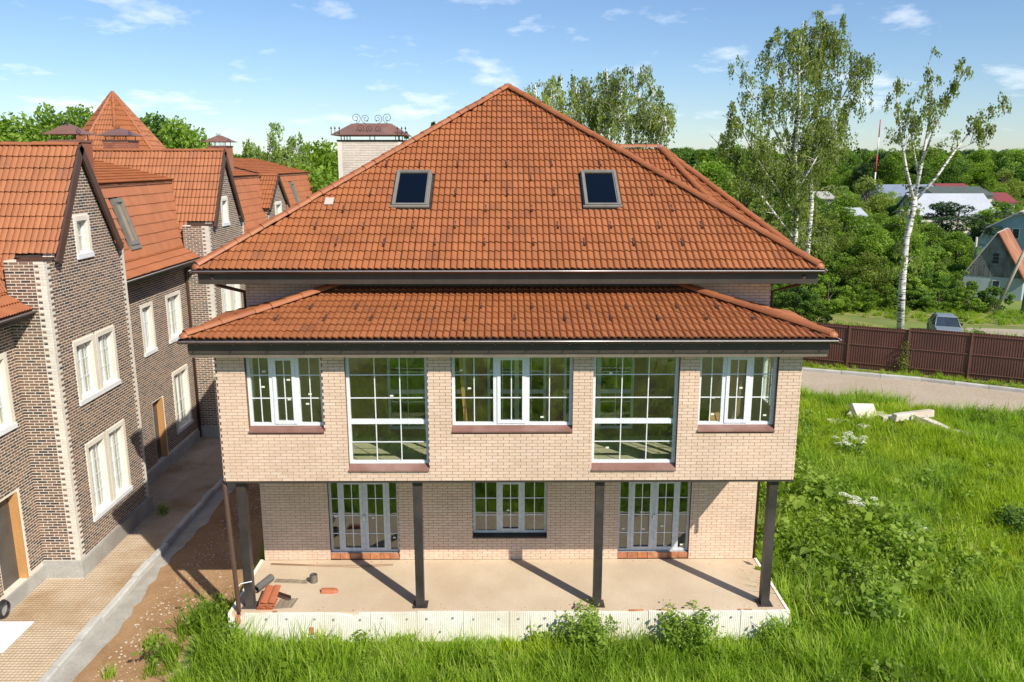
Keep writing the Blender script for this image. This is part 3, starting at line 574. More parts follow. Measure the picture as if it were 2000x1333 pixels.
# ================================================================ ground, roads, paths
pm('grass_ground', (.15, .20, .04), (.20, .26, .05), .35, .95, bump=.6, bscale=6, c3=(.16, .18, .05), fine=9)
pm('verge_ground', (.26, .25, .07), (.18, .22, .05), .8, .95, bump=.6, bscale=6, c3=(.26, .21, .09))
pm('soil', (.29, .165, .078), (.38, .235, .12), 1.1, .95, bump=.8, bscale=9, c3=(.22, .115, .052))
pm('path_gravel', (.66, .56, .42), (.58, .48, .34), 2.2, .95, bump=.8, bscale=30, c3=(.42, .29, .16), fine=22)
pm('asphalt_sand', (.43, .35, .26), (.47, .39, .295), .5, .95, bump=.3, bscale=20, c3=(.39, .31, .225))
pm('sand_track', (.42, .36, .27), (.36, .31, .24), .6, .95, bump=.3, bscale=20)
pm('rust_rod', (.30, .16, .09), (.40, .26, .16), 1.2, .8)
piece_mat('kerb_stone', [(0, (.42, .41, .385)), (.5, (.50, .49, .46)), (1, (.56, .55, .52))], .9, (.8, 1.1), 2.0, .3, 30)
pm('mortar_haunch', (.34, .32, .28), (.42, .40, .36), 2.2, .95, bump=.7, bscale=14, c3=(.30, .25, .19))
piece_mat('pebble', [(0, (.45, .38, .28)), (.4, (.55, .48, .38)), (.7, (.38, .30, .22)), (1, (.60, .55, .47))], .9, bump=.3)
def sheet(name, poly, z, mat, sub=None): return MB().add([(x, y, z) for x, y in poly], [tuple(range(len(poly)))]).build(name, mat, kind='structure')
sheet('ground', [(-1500, -800), (1500, -800), (1500, 2500), (-1500, 2500)], 0, 'grass_ground')
def ragged(pts, amp, n):
    out = []
    for (a, b) in zip(pts[:-1], pts[1:]):
        for i in range(n):
            t = i/n; out.append((a[0]+(b[0]-a[0])*t + random.uniform(-amp, amp), a[1]+(b[1]-a[1])*t + random.uniform(-amp, amp)))
    return out + [pts[-1]]
sheet('soil', [(-9.9, 4), (-6.9, 4)] + ragged([(-6.6, 12), (-7.5, 15.8), (-7.7, 18), (-6.7, 19.5), (-6.6, 22), (-6.5, 38)], .12, 8) + [(-6.5, 60), (-9.9, 60)], .008, 'soil')
sheet('path', [(-12.75, 4), (-10.12, 4), (-10.12, 60), (-12.75, 60)], .006, 'path_gravel')
# haunching concrete along the kerb
left = [(-10.05, 4), (-10.05, 46)]; rt_ = ragged([(-9.6, 46), (-9.65, 30), (-9.5, 24), (-9.7, 21), (-9.45, 17.5), (-9.6, 14), (-9.5, 4)], .06, 10)
m = MB(); pl = left + rt_; m.prism([(x, y, .0) for x, y in pl][::-1], (0, 0, .022)); m.build('haunch', 'mortar_haunch', kind='structure')
kerb = thing('path_kerb', (-10.1, 20, 0), 'row of grey concrete kerb stones edging the gravel path by the dark brick houses', 'kerb')
ks = MB(); ks.add([(-.08, 0, 0), (.08, 0, 0), (.08, .955, 0), (-.08, .955, 0), (-.08, 0, .20), (.05, 0, .20), (.05, .955, .20), (-.08, .955, .20), (.08, 0, .16), (.08, .955, .16)],
   [(4, 5, 6, 7), (5, 8, 9, 6), (8, 1, 2, 9), (0, 4, 7, 3), (0, 1, 8, 5, 4), (2, 3, 7, 6, 9)]); KS = ks.mesh('kerb_stone', 'kerb_stone')
for i in range(34): link('kerb_stone', KS, kerb, Matrix.Translation((-10.1 + random.uniform(-.02, .02), 12.2 + i*1.0, random.uniform(-.03, .015))) @ Matrix.Rotation(random.uniform(-.025, .025), 4, 'Z'))
# reinforcing mesh laid on the gravel
m = MB()
for i in range(26): x = -12.65 + i*.1; m.box(x-.0022, x+.0022, 12, 33 if x > -11.6 else (33 if x < -12.7 else 20.4), .014, .020) if not (x < -11.63) else m.box(x-.0022, x+.0022, 12, 20.35, .014, .02)
for i in range(210): y = 12 + i*.1; m.box(-12.65 if y < 20.35 else (-11.6 if y < 24.9 else -12.62), -10.2, y-.0022, y+.0022, .020, .026)
tag(m.build('reinforcing_mesh', 'rust_rod'), 'rusty steel reinforcing mesh laid flat over the pale gravel path', 'mesh', kind='stuff')
# road behind the house, right
rf = [(4, 45.5), (16.3, 42.8), (21.7, 40.65), (25.7, 38.4), (34, 34.2), (60, 20)]; rn = [(56, 14), (30, 30), (22.8, 33.8), (20, 35.0), (17.4, 37), (14.5, 37.9), (4, 40)]
sheet('road', rf + rn, .010, 'asphalt_sand')
rk = thing('road_kerb', (21, 41, 0), 'long pale concrete kerb between the road and the brown metal fence', 'kerb')
for a, b in zip(rf[:-2], rf[1:-1]):
    a, b = V3((*a, 0)), V3((*b, 0)); d = b-a; L = np.linalg.norm(d); d /= L; n = int(L//1.5); ang = math.atan2(d[1], d[0])
    for i in range(n):
        p = a + d*(i*L/n); m_ = Matrix.Translation((p[0], p[1], random.uniform(-.01, .01))) @ Matrix.Rotation(ang - math.pi/2, 4, 'Z') @ Matrix.Scale(L/n*1.035, 4, (0, 1, 0)); link('kerb_stone', KS, rk, m_)
fl = [(4, 50.4), (17.45, 44.29), (26.64, 39.91), (36, 35.3)]
sheet('verge', rf[:5] + [(36, 35.6)] + fl[::-1][1:], .008, 'verge_ground')
sheet('track', [(26.5, 52.6), (36, 50), (60, 44), (62, 52), (38, 53.4), (31, 54.6), (27.2, 54.0)], .008, 'sand_track')
sheet('meadow', [(10, 66), (24, 60), (30, 55.8), (38, 54.4), (62, 52), (62, 60), (40, 60.5), (32, 62), (22, 66)], .012, 'verge_ground')
sheet('meadow_edge', [(12, 66), (12, 50), (26, 43.5), (36, 38), (46, 46), (36, 49.9), (26.4, 52.5), (27, 54.1), (24, 59.8), (10, 65.9)], .006, 'verge_ground')

# pebbles strewn on the soil (uncountable)
def pebbles(name, pts, s0, s1, label, mat='pebble'):
    base = np.array([(1, 0, 0), (.3, .9, 0), (-.8, .5, 0), (-.7, -.6, 0), (.4, -.9, 0), (.1, .05, .6)]); F = np.array([(0, 1, 5), (1, 2, 5), (2, 3, 5), (3, 4, 5), (4, 0, 5)]); n = len(pts)
    a = rng.uniform(0, 6.28, n); s = rng.uniform(s0, s1, n)*rng.uniform(.5, 1, n); ca, sa = np.cos(a), np.sin(a)
    B = base[None]*s[:, None, None]*rng.uniform(.7, 1.3, (n, 6, 1)); V = np.empty_like(B); V[..., 0] = B[..., 0]*ca[:, None]-B[..., 1]*sa[:, None]+pts[:, 0:1]; V[..., 1] = B[..., 0]*sa[:, None]+B[..., 1]*ca[:, None]+pts[:, 1:2]; V[..., 2] = B[..., 2]+pts[:, 2:3]
    return tag(link(name, mesh_np(name, V.reshape(-1, 3), (F[None]+(np.arange(n)*6)[:, None, None]).reshape(-1, 3), mat)), label, 'stones', kind='stuff')
n = 1500; t = rng.beta(1.2, 2.2, n); py = rng.uniform(13.5, 27, n); pebbles('rubble', np.c_[-9.2 + t*2.2, py, np.full(n, .008)], .008, .042, 'pale stone chips strewn over the brown soil beside the kerb')
n = 9000; pebbles('gravel', np.c_[rng.uniform(-12.6, -10.2, n), rng.uniform(12.5, 33, n), np.full(n, .004)], .008, .024, 'pale gravel under the rusty mesh of the path')

# ================================================================ dark brick townhouses on the left
GX, LXW = -11.7, -12.7
def quoins(parent, O, ud, nd_, z0, z1, first, w=(.255, .13), h=.0775):
    k = 0; z = z0 + .02; f = frame(O, ud, Z_, nd_); m = MB()
    while z < z1 - .03:
        ww = w[(k + first) % 2]; m.fbox(f, -.0, ww, z, min(z + h - .005, z1), -.02, .010); z += h; k += 1
    m.build('quoin', 'white_quoin', parent)
def t_window(parent, f, r, sash, hl, nv=1, blind=True):
    u0, u1, v0, v1 = r; W = window(parent, f, r, .10, sash, hl=hl, nv=nv, fw=.06, mw=.10, mun_w=.02)
    m = MB(); s = .13
    m.fbox(f, u0-s, u0-.001, v0-.06, v1+s, -.02, .03); m.fbox(f, u1+.001, u1+s, v0-.06, v1+s, -.02, .03); m.fbox(f, u0-.001, u1+.001, v1+.001, v1+s, -.02, .031)
    m.build('surround', 'white_quoin', W)
    m = MB(); m.fbox(f, u0-s-.02, u1+s+.02, v0-.13, v0-.001, -.12, .06); m.build('sill', 'white_frame', W)
    m = MB(); q = .004
    m.fbox(f, u0+.0005, u0+.012, v0, v1, -.099, -.002); m.fbox(f, u1-.012, u1-.0005, v0, v1, -.099, -.002); m.fbox(f, u0+.013, u1-.013, v1-.012, v1-.0005, -.099, -.002); m.build('reveal', 'white_quoin', W)
    if blind: MB().fbox(f, u0+.04, u1-.04, v0+.04, v1-.04, -.205, -.19).build('blind', 'blind', W)
    return W
pm('blind', (.50, .44, .30), (.58, .52, .37), 2, .8, stretch=(1, 1, .1))
pm('door_leaf', (.085, .078, .07), (.12, .11, .10), 1.5, .5)
def infl(r, s=.13, b=.13): return (r[0]-s, r[1]+s, r[2]-b, r[3]+s)
def chimney_stack(parent, x, y, zt, w, cw, mat='red_brick'):
    c = MB().box(x-w/2, x+w/2, y-w/2, y+w/2, zt-3.2, zt).build('chimney', 'red_brick', parent)
    f = frame((x, y-w/2, 0), X_, Z_, -Y_); brick_field(c, f, brick_rects(zt-1.4, zt-.06, lambda v: (-w/2, w/2), [], .085, .25, .016), mat, .01)
    m = MB(); m.box(x-w/2-.03, x+w/2+.03, y-w/2-.03, y+w/2+.03, zt-.05, zt+.02); m.build('chimney_flashing', 'cap_metal', c)
    zb = zt + .22; m = MB(); h = cw/2
    prof = [(h*1.05, 0), (h*.72, .10), (h*.36, .24), (h*.16, .31), (0, .33)]
    for (r0, z0), (r1, z1) in zip(prof[:-1], prof[1:]):
        a = [(x-r0, y-r0, zb+z0), (x+r0, y-r0, zb+z0), (x+r0, y+r0, zb+z0), (x-r0, y+r0, zb+z0)]; b = [(x-r1, y-r1, zb+z1), (x+r1, y-r1, zb+z1), (x+r1, y+r1, zb+z1), (x-r1, y+r1, zb+z1)]
        m.add(a + b, [(0, 1, 5, 4), (1, 2, 6, 5), (2, 3, 7, 6), (3, 0, 4, 7)])
    m.box(x-h*1.05, x+h*1.05, y-h*1.05, y+h*1.05, zb-.02, zb-.001); cp = m.build('chimney_cap', 'cap_metal', c)
    m = MB()
    for sx in (-1, 1):
        for sy in (-1, 1): m.box(x+sx*w*.42-.012, x+sx*w*.42+.012, y+sy*w*.42-.012, y+sy*w*.42+.012, zt, zb-.02)
    for i in range(4): m.tube(scroll((x-w*.36+i*w*.24, y-w*.42, zt+.1), w*.1, -math.pi/2, 1.3, (-1)**i, 14), .009, 4)
    m.build('cap_legs', 'iron', c); m = MB()
    for sx in (-1, 1): m.tube(scroll((x+sx*(h*1.05+.02), y-h, zb+.07), .09, math.pi*.5, 1.4, sx, 16), .01, 4)
    for dx in (-.08, .08): m.tube(scroll((x+dx, y-h*.3, zb+.36), .07, -math.pi/2, 1.3, 1 if dx < 0 else -1, 14), .009, 4)
    m.build('iron_scroll', 'iron', cp)
def townhouse(y, label, gable=True, link_=True, n_ind=0, dormer=None, lops=None, dr=(3.12, 3.98, .42, 2.72)):
    """y = near corner of the gable front; gable 4.35 wide, then a set-back link 7.25 wide"""
    T = thing('townhouse', (-14, y+3, 0), label, 'townhouse', 'dark brick townhouses in a row'); y1 = y + 4.35; yl = y + 11.6
    if gable:
        g0, g1, ya, za, zs = .5, 3.95, y + 2.22, 11.58, 8.75
        f = frame((GX, y, 0), Y_, Z_, X_); w1 = [(1.02, 1.90, 4.78, 6.30), (2.22, 3.10, 4.78, 6.30), (1.02, 1.90, 1.35, 3.38), (2.22, 3.10, 1.35, 3.38), (1.78, 2.34, 8.72, 9.62)]
        edge = lambda v: (0, 4.35) if v <= zs else (g0 + (ya-y-g0)*(v-zs)/(za-zs), g1 + (ya-y-g1)*(v-zs)/(za-zs))
        wl = wall_panel('gable_wall', f, .5, za-.05, edge, w1, .3, 'cream_mortar', T, cuts=(zs,))
        e2 = lambda v: (.13, 4.22) if v <= zs else edge(v)
        brick_field(wl, f, brick_rects(.52, za-.3, e2, [infl(r) for r in w1], .0775, .255, .0215), 'clinker', .004, n_ind//2, lambda a, b, c, d: (a+b)/2 + c*.25)
        for r in w1[:4]: t_window(wl, f, r, [.5*(r[0]+r[1])], (r[2]+.55, r[2]+1.05, r[2]+1.5), nv=[0, 1])
        t_window(wl, f, w1[4], [], (w1[4][2]+.48,), nv=1)
        for k, (uu, ud) in enumerate(((0, Y_), (4.35, -Y_))): quoins(wl, (GX, y+uu, 0), ud, X_ , .5, 8.75, k)
        fs = frame((LXW, y, 0), X_, Z_, -Y_); ws = wall_panel('return_wall', fs, .5, zs, lambda v: (0, 1.0 - .3), [], .3, 'cream_mortar', T)
        brick_field(ws, fs, brick_rects(.52, zs, lambda v: (.0, .87), [], .0775, .255, .0215), 'clinker', .004, n_ind//2, lambda a, b, c, d: c)
        quoins(ws, (GX, y, 0), -X_, -Y_, .5, 8.75, 1)
        fn = frame((GX, y1, 0), -X_, Z_, Y_); wn_ = wall_panel('return_wall', fn, .5, zs, lambda v: (.3, 1.0), [], .3, 'cream_mortar', T)
        brick_field(wn_, fn, brick_rects(.52, zs, lambda v: (.13, 1.0), [], .0775, .255, .0215), 'clinker', .004)
        quoins(wn_, (GX, y1, 0), -X_, Y_, .5, 8.75, 1)
        m = MB(); m.box(LXW-.02, GX+.09, y-.09, y1+.09, 0, .5); m.build('plinth', 'grey_concrete', T)
        # parapet shoulders
        for a, b in ((y-.03, y+g0-.02), (y+g1+.02, y1+.03)): MB().box(LXW+.35, GX+.04, a, b, zs+.002, zs+.05).build('coping', 'brown_metal', T)
        # steep roof
        hx = GX + .16; xb = -21.0; m = MB()
        P = [(y+g0-.02, zs+.02), (y+g1+.02, zs+.02), (ya, za+.05)]
        m.add([(GX-.31, *P[0]), (GX-.31, *P[1]), (GX-.31, *P[2]), (xb, *P[0]), (xb, *P[1]), (xb, *P[2])], [(0, 1, 2), (5, 4, 3), (0, 2, 5, 3), (2, 1, 4, 5), (1, 0, 3, 4)])
        m2 = MB(); rf_ = m.build('gable_roof', 'dark_fascia', T)
        for s in (-1, 1):
            e = P[0] if s < 0 else P[1]; dv = V3((0, ya-e[0], za+.05-e[1])); L = np.linalg.norm(dv); dv /= L; ext = .62
            u = X_ if s < 0 else -X_; nr = np.cross(u, dv); org = V3((xb if s < 0 else hx, e[0], e[1])) + nr*.012 - dv*ext
            W_ = hx-xb
            if s < 0: tile_slope(rf_, frame(org, u, dv, nr), L+ext, lambda v: (0, W_-.06 if v > ext-.01 else W_-1.15), n_ind=n_ind//3, key=lambda q: -q[0], te=.36, tw=.32)
            else: tile_slope(rf_, frame(org, u, dv, nr), L+ext, lambda v: (.06 if v > ext-.01 else 1.15, W_), te=.36, tw=.32)
            # barge board
            q0 = V3((hx-.06, e[0], e[1])) - dv*.12; m = MB(); o = nr*.06; i_ = -nr*.16; q1 = V3((hx-.06, ya, za+.05))
            m.hexa([q0+i_, q0+i_+X_*.07, q0+o+X_*.07, q0+o, q1+i_, q1+i_+X_*.07, q1+o+X_*.07, q1+o]); m.build('barge_board', 'brown_metal', rf_)
            # box gutter behind the parapet
            yy = e[0]-.32 if s < 0 else e[0]+.14; MB().box(LXW-.6, LXW+.32, yy, yy+.18, 8.13, 8.27).build('box_gutter', 'brown_metal', rf_)
        ridge_run(rf_, (xb, ya, za+.06), (hx-.05, ya, za+.06), ex=.4, cap=False, sc=.85)
        ridge_ = None
    if link_:
        ops = lops or [(3.02, 3.75, 4.62, 6.2), (5.17, 6.27, 4.62, 6.2), (5.12, 6.36, 1.05, 3.2)]
        f = frame((LXW, y1, 0), Y_, Z_, X_); wl = wall_panel('link_wall', f, .4, 7.6, lambda v: (0, 7.25), ops + [dr], .3, 'cream_mortar', T)
        brick_field(wl, f, brick_rects(.52, 7.6, lambda v: (0, 7.25), [infl(r) for r in ops] + [(dr[0]-.03, dr[1]+.1, dr[2], dr[3]+.03)], .0775, .255, .0215), 'clinker', .004, n_ind//4, lambda a, b, c, d: (a+b)/2 + abs(c-4)*.2)
        for r in ops: t_window(wl, f, r, [(r[0]+r[1])/2], (r[2]+.5, r[2]+1.0), nv=1)
        D = MB(); D.fbox(f, dr[0], dr[1]-.08, dr[2], dr[3], -.25, -.2); Dd = D.build('door', 'door_leaf', wl); m = MB(); m.fbox(f, dr[1]-.08, dr[1]+.0, dr[2], dr[3], -.25, .01); m.build('door_frame', 'pine_wood', Dd); MB().fbox(f, dr[1]+.001, dr[1]+.05, dr[2], dr[3], -.02, .025).build('door_trim', 'white_quoin', Dd)
        MB().box(LXW-.3, LXW+.07, y1+.092, yl-.092, 0, .4).build('plinth', 'grey_concrete', T)
        ax0, az0, ax1, az1 = LXW-.1, 7.92, LXW+.56, 7.50; d = V3((ax0-ax1, 0, az0-az1)); L = np.linalg.norm(d); d /= L; nr = np.cross(Y_, d)
        ap = MB().prism([(ax1, y1+.02, az1), (ax0, y1+.02, az0), (ax0, y1+.02, az1-.05), (ax1, y1+.02, az1-.05)], (0, 7.21, 0)).build('apron_roof', 'dark_fascia', T)
        tile_slope(ap, frame((ax1, y1, az1+.01), Y_, d, nr), L, lambda v: (.02, 7.23), mat='tile_dull', te=.35, tw=.33, waves=3, h=.034, v_start=-.03)
        gutter(ap, (ax1+.06, y1+.02, az1-.02), (ax1+.06, yl-.02, az1-.02), (1, 0, 0), .07, 'brown_metal')
        MB().box(ax1-.03, ax1-.005, y1+.02, yl-.02, az1-.22, az1-.052).build('fascia', 'dark_fascia', ap)
        # mansard face and shallow upper roof
        mx1, mz1 = -13.6, 10.48; d = V3((mx1-ax0, 0, mz1-az0)); L = np.linalg.norm(d); d /= L; nr = np.cross(Y_, d)
        mr = MB().prism([(ax0, y1-2.0, az0-.3), (mx1, y1-2.0, mz1), (-17.4, y1-2.0, 11.42), (-17.4, y1-2.0, az0-.3)], (0, 11.25, 0)).build('mansard_roof', 'dark_fascia', T)
        hole = (3.10, 3.72, .45, 2.1)
        tile_slope(mr, frame((ax0, y1, az0+.02), Y_, d, nr), L, lambda v: (-.45-v*.45, 7.7+v*.45), mat='tile_dull', te=.36, tw=.33, waves=3, h=.036, holes=[hole])
        fk = frame((ax0, y1, az0+.02), Y_, d, nr); a, b, c, e = hole; m = MB()
        for q in ((a, a+.08, c, e), (b-.08, b, c, e), (a+.08, b-.08, c, c+.14), (a+.08, b-.08, e-.14, e)): m.fbox(fk, *q, -.02, .12)
        kk = m.build('skylight', 'skylight_frame', mr); MB().fbox(fk, a+.08, b-.08, c+.14, e-.14, .05, .06).build('pane', 'window_glass', kk); MB().fbox(fk, a+.08, b-.08, c+.14, e-.14, .0, .012).build('blind', 'pine_wood', kk)
        MB().fbox(fk, a-.1, b+.1, c-.16, c-.002, .03, .08).build('flashing', 'skylight_frame', kk)
        u0 = V3((mx1+.12, y1, mz1-.03)); d2_ = V3((-17.4-mx1, 0, 11.42-mz1)); L2 = np.linalg.norm(d2_); d2_ /= L2; n2 = np.cross(Y_, d2_)
        ur = MB().prism([(mx1+.1, y1-2, mz1-.06), (mx1-.2, y1-2, mz1+.0), (mx1-.2, y1-2, mz1-.1), (mx1+.1, y1-2, mz1-.14)], (0, 11.25, 0)).build('upper_eave', 'brown_metal', mr)
        tile_slope(mr, frame(u0 + n2*.03, Y_, d2_, n2), L2, lambda v: (-1.6, 8.85), mat='tile_dull', te=.36, tw=.33, waves=3, h=.02, stuff='upper_tiling')
        if gable: MB().tube([(LXW+.35, yl-.18, az1-.15), (LXW+.07, yl-.18, az1-.5), (LXW+.07, yl-.18, .1)], .05, 10).build('downpipe', 'brown_metal', T)
    if dormer:
        d0, d1, zs, za, fx = dormer; f = frame((fx, d0, 0), Y_, Z_, X_); wd = d1-d0; edge = lambda v: (0, wd) if v <= zs else (wd/2*(v-zs)/(za-zs), wd - wd/2*(v-zs)/(za-zs)); r = (wd*.36, wd*.66, zs-1.05, zs+.02)
        wl = wall_panel('gable_wall', f, .5, za-.05, edge, [r], .3, 'cream_mortar', T, cuts=(zs,)); brick_field(wl, f, brick_rects(6.5, za-.2, edge, [infl(r)], .0775, .255, .0215), 'clinker', .004); t_window(wl, f, r, [], (r[2]+.5,), nv=1)
        fs = frame((fx-5, d0, 0), X_, Z_, -Y_); ws = wall_panel('return_wall', fs, .5, zs, lambda v: (0, 4.7), [], .3, 'cream_mortar', T); brick_field(ws, fs, brick_rects(7.3, zs, lambda v: (3.0, 5.0), [], .0775, .255, .0215), 'clinker', .004)
        ym = (d0+d1)/2; m = MB(); hx = fx+.15; xb = -17.5; P = [(d0-.15, zs-.12), (d1+.15, zs-.12), (ym, za+.04)]
        m.add([(fx-.31, *P[0]), (fx-.31, *P[1]), (fx-.31, *P[2]), (xb, *P[0]), (xb, *P[1]), (xb, *P[2])], [(0, 1, 2), (5, 4, 3), (0, 2, 5, 3), (2, 1, 4, 5), (1, 0, 3, 4)]); rf_ = m.build('dormer_roof', 'dark_fascia', T)
        for s in (-1, 1):
            e = P[0] if s < 0 else P[1]; dv = V3((0, ym-e[0], za+.04-e[1])); L = np.linalg.norm(dv); dv /= L; u = X_ if s < 0 else -X_; nr = np.cross(u, dv); org = V3((xb if s < 0 else hx, e[0], e[1])) + nr*.012; W_ = hx-xb
            tile_slope(rf_, frame(org, u, dv, nr), L, lambda v: (0, W_), te=.36, tw=.32)
            q0 = V3((hx-.06, e[0], e[1])) - dv*.1; q1 = V3((hx-.06, ym, za+.04)); o = nr*.06; i_ = -nr*.14; m = MB(); m.hexa([q0+i_, q0+i_+X_*.07, q0+o+X_*.07, q0+o, q1+i_, q1+i_+X_*.07, q1+o+X_*.07, q1+o]); m.build('barge_board', 'brown_metal', rf_)
        ridge_run(rf_, (xb, ym, za+.05), (hx-.05, ym, za+.05), ex=.4, cap=False, sc=.85)
    return T
T0 = townhouse(8.9, 'dark brick townhouse link cut by the left edge of the picture, with pale gutter', gable=False, link_=True, lops=[(3.4, 4.4, 4.62, 6.35), (5.7, 6.68, 4.62, 6.35), (2.4, 3.4, 1.05, 3.2)], dr=(5.45, 6.5, .42, 2.85))
T1 = townhouse(20.5, 'nearest dark brick townhouse with tall pointed gable, white quoins and mansard link', n_ind=300)
T2 = townhouse(32.1, 'second dark brick townhouse, its pointed gable partly behind the beige house roof', n_ind=120)
T3 = townhouse(43.7, 'farthest dark brick townhouse with a small tiled dormer gable beside the birch', gable=False, link_=True, dormer=(44.0, 47.6, 8.85, 10.42, -12.7))
chimney_stack(T1, -14.57, 28.0, 11.88, .95, 1.12); chimney_stack(T2, -17.3, 37.6, 12.12, 1.1, 1.45); chimney_stack(T3, -14.7, 43.0, 11.98, .95, 1.3)
# tiled spire of the corner tower behind
tw = thing('corner_tower', (-21.3, 46, 0), 'brick tower with steep eight-sided orange tile spire behind the townhouses', 'tower')
c = V3((-21.35, 46, 0)); r8 = 2.45; zb8, za8 = 11.75, 14.86
m = MB(); m.prism([(c[0]+(r8-.3)*math.cos(R(22.5+45*k)), c[1]+(r8-.3)*math.sin(R(22.5+45*k)), 0) for k in range(8)], (0, 0, zb8)); m.build('wall', 'clinker', tw)
m = MB(); ring = [V3((c[0]+r8*math.cos(R(22.5+45*k)), c[1]+r8*math.sin(R(22.5+45*k)), zb8)) for k in range(8)]; top = V3((c[0], c[1], za8))
m.add(ring + [top], [(k, (k+1) % 8, 8) for k in range(8)] + [tuple(range(8))[::-1]]); sp = m.build('spire', 'tile', tw)
for k in range(8):
    a, b = ring[k], ring[(k+1) % 8]; e = b-a; el = np.linalg.norm(e); eu = e/el; nr = np.cross(e, top-a); nr /= np.linalg.norm(nr); sv = np.cross(nr, eu); hg = (top-a)@sv
    tile_slope(sp, (a+nr*.012, eu, sv, nr), hg, lambda v: (el/2*max(v, 0)/hg, el - el/2*max(v, 0)/hg), te=.33, tw=.3)
    ridge_run(sp, tuple(a + V3((0, 0, .03))), tuple(top), lift=.02, cap=False, sc=.8)
m = MB(); ro = [V3((c[0]+5.0*math.cos(R(22.5+45*k)), c[1]+5.0*math.sin(R(22.5+45*k)), 10.9)) for k in range(8)]; r2 = [q - V3((0, 0, .06)) for q in ring]
m.add(ro + r2, [(k, (k+1) % 8, (k+1) % 8+8, k+8) for k in range(8)]); sk8 = m.build('skirt_roof', 'tile', tw)
for k in range(8):
    a, b, a2, b2 = ro[k], ro[(k+1) % 8], r2[k], r2[(k+1) % 8]; e = b-a; el = np.linalg.norm(e); eu = e/el; nr = np.cross(e, a2-a); nr /= np.linalg.norm(nr); sv = np.cross(nr, eu); hg = (a2-a)@sv; pu_ = (a2-a)@eu
    tile_slope(sk8, (a+nr*.012, eu, sv, nr), hg, lambda v: (pu_*max(v, 0)/hg, el-pu_*max(v, 0)/hg), te=.33, tw=.3)
m = MB(); m.prism([(c[0]+4.7*math.cos(R(22.5+45*k)), c[1]+4.7*math.sin(R(22.5+45*k)), 0) for k in range(8)], (0, 0, 10.9)); m.build('lower_wall', 'clinker', tw)
MB().lathe((c[0], c[1], za8-.12), [(.16, 0), (.13, .12), (.06, .2), (0, .22)], 8).build('finial', 'lead', tw)
# ================================================================ vegetation
leafmat('leaf_fresh', [(0, (0.102, 0.168, 0.024)), (0.35, (0.186, 0.294, 0.038)), (0.7, (0.276, 0.402, 0.054)), (1, (0.372, 0.492, 0.09))], 0.5)
leafmat('leaf_deep', [(0, (0.061, 0.115, 0.024)), (0.4, (0.115, 0.209, 0.038)), (0.75, (0.189, 0.311, 0.051)), (1, (0.27, 0.405, 0.074))], 0.45)
leafmat('leaf_birch', [(0, (0.108, 0.146, 0.03)), (0.4, (0.216, 0.27, 0.054)), (0.75, (0.313, 0.373, 0.081)), (1, (0.4, 0.454, 0.119))], 0.5)
leafmat('leaf_conifer', [(0, (0.021, 0.047, 0.018)), (0.5, (0.047, 0.091, 0.029)), (1, (0.098, 0.156, 0.046))], 0.2)
leafmat('leaf_lime', [(0, (0.112, 0.19, 0.016)), (0.5, (0.213, 0.325, 0.027)), (1, (0.325, 0.448, 0.047))], 0.5)
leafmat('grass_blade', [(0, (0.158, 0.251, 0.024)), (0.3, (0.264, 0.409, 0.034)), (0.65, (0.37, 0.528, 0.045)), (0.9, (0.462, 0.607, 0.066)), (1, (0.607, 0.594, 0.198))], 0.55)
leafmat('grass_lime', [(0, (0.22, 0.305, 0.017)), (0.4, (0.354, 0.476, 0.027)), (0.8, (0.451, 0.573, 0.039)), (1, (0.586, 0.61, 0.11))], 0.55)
leafmat('dry_stalk', [(0, (.22, .22, .08)), (.5, (.34, .31, .14)), (1, (.45, .38, .2))], .3)
leafmat('flower_white', [(0, (.66, .70, .56)), (1, (.80, .80, .74))], .3)
leafmat('flower_yellow', [(0, (.55, .38, .02)), (1, (.70, .52, .04))], .3)
pm('bark_brown', (.10, .075, .055), (.16, .12, .09), 4, .9, bump=.6, bscale=20, stretch=(1, 1, .25))
def bark_birch():
    m, t, b, o = newmat('bark_birch')
    f = contrast(t, noise(t, 4, 5, .7, stretch=(.5, .5, 2.6)), .51, .58); g = contrast(t, noise(t, 1.1, 4, stretch=(1, 1, 1.6)), .55, .72)
    col = mixrgb(t, g, (.72, .70, .65), (.50, .46, .40)); col = mixrgb(t, f, col, (.035, .03, .028)); t.links.new(col, b.inputs['Base Color']); b.inputs['Roughness'].default_value = .8
bark_birch()
def rot_frames(n, up_bias=.35, r=rng):
    N = r.normal(size=(n, 3)); N[:, 2] = np.abs(N[:, 2]) + up_bias; N /= np.linalg.norm(N, axis=1)[:, None]
    A = np.cross(N, r.normal(size=(n, 3))); A /= np.linalg.norm(A, axis=1)[:, None]+1e-9; return N, A, np.cross(N, A)
def leaf_mesh(name, P, size, mat, tint, aspect=.6, up=.35, axis=None, r=rng):
    n = len(P); N, A, B = rot_frames(n, up, r)
    if axis is not None: A = axis + r.normal(0, .35, (n, 3)); A /= np.linalg.norm(A, axis=1)[:, None]; B = np.cross(A, r.normal(size=(n, 3))); B /= np.linalg.norm(B, axis=1)[:, None]
    s = (size*r.uniform(.6, 1.35, n))[:, None]; V = np.empty((n, 4, 3)); V[:, 0] = P - A*s*.5; V[:, 1] = P + B*s*.5*aspect - A*s*.05; V[:, 2] = P + A*s*.5; V[:, 3] = P - B*s*.5*aspect - A*s*.05
    return mesh_np(name, V.reshape(-1, 3), np.arange(n*4).reshape(-1, 4), mat, tint=np.repeat(tint, 4))
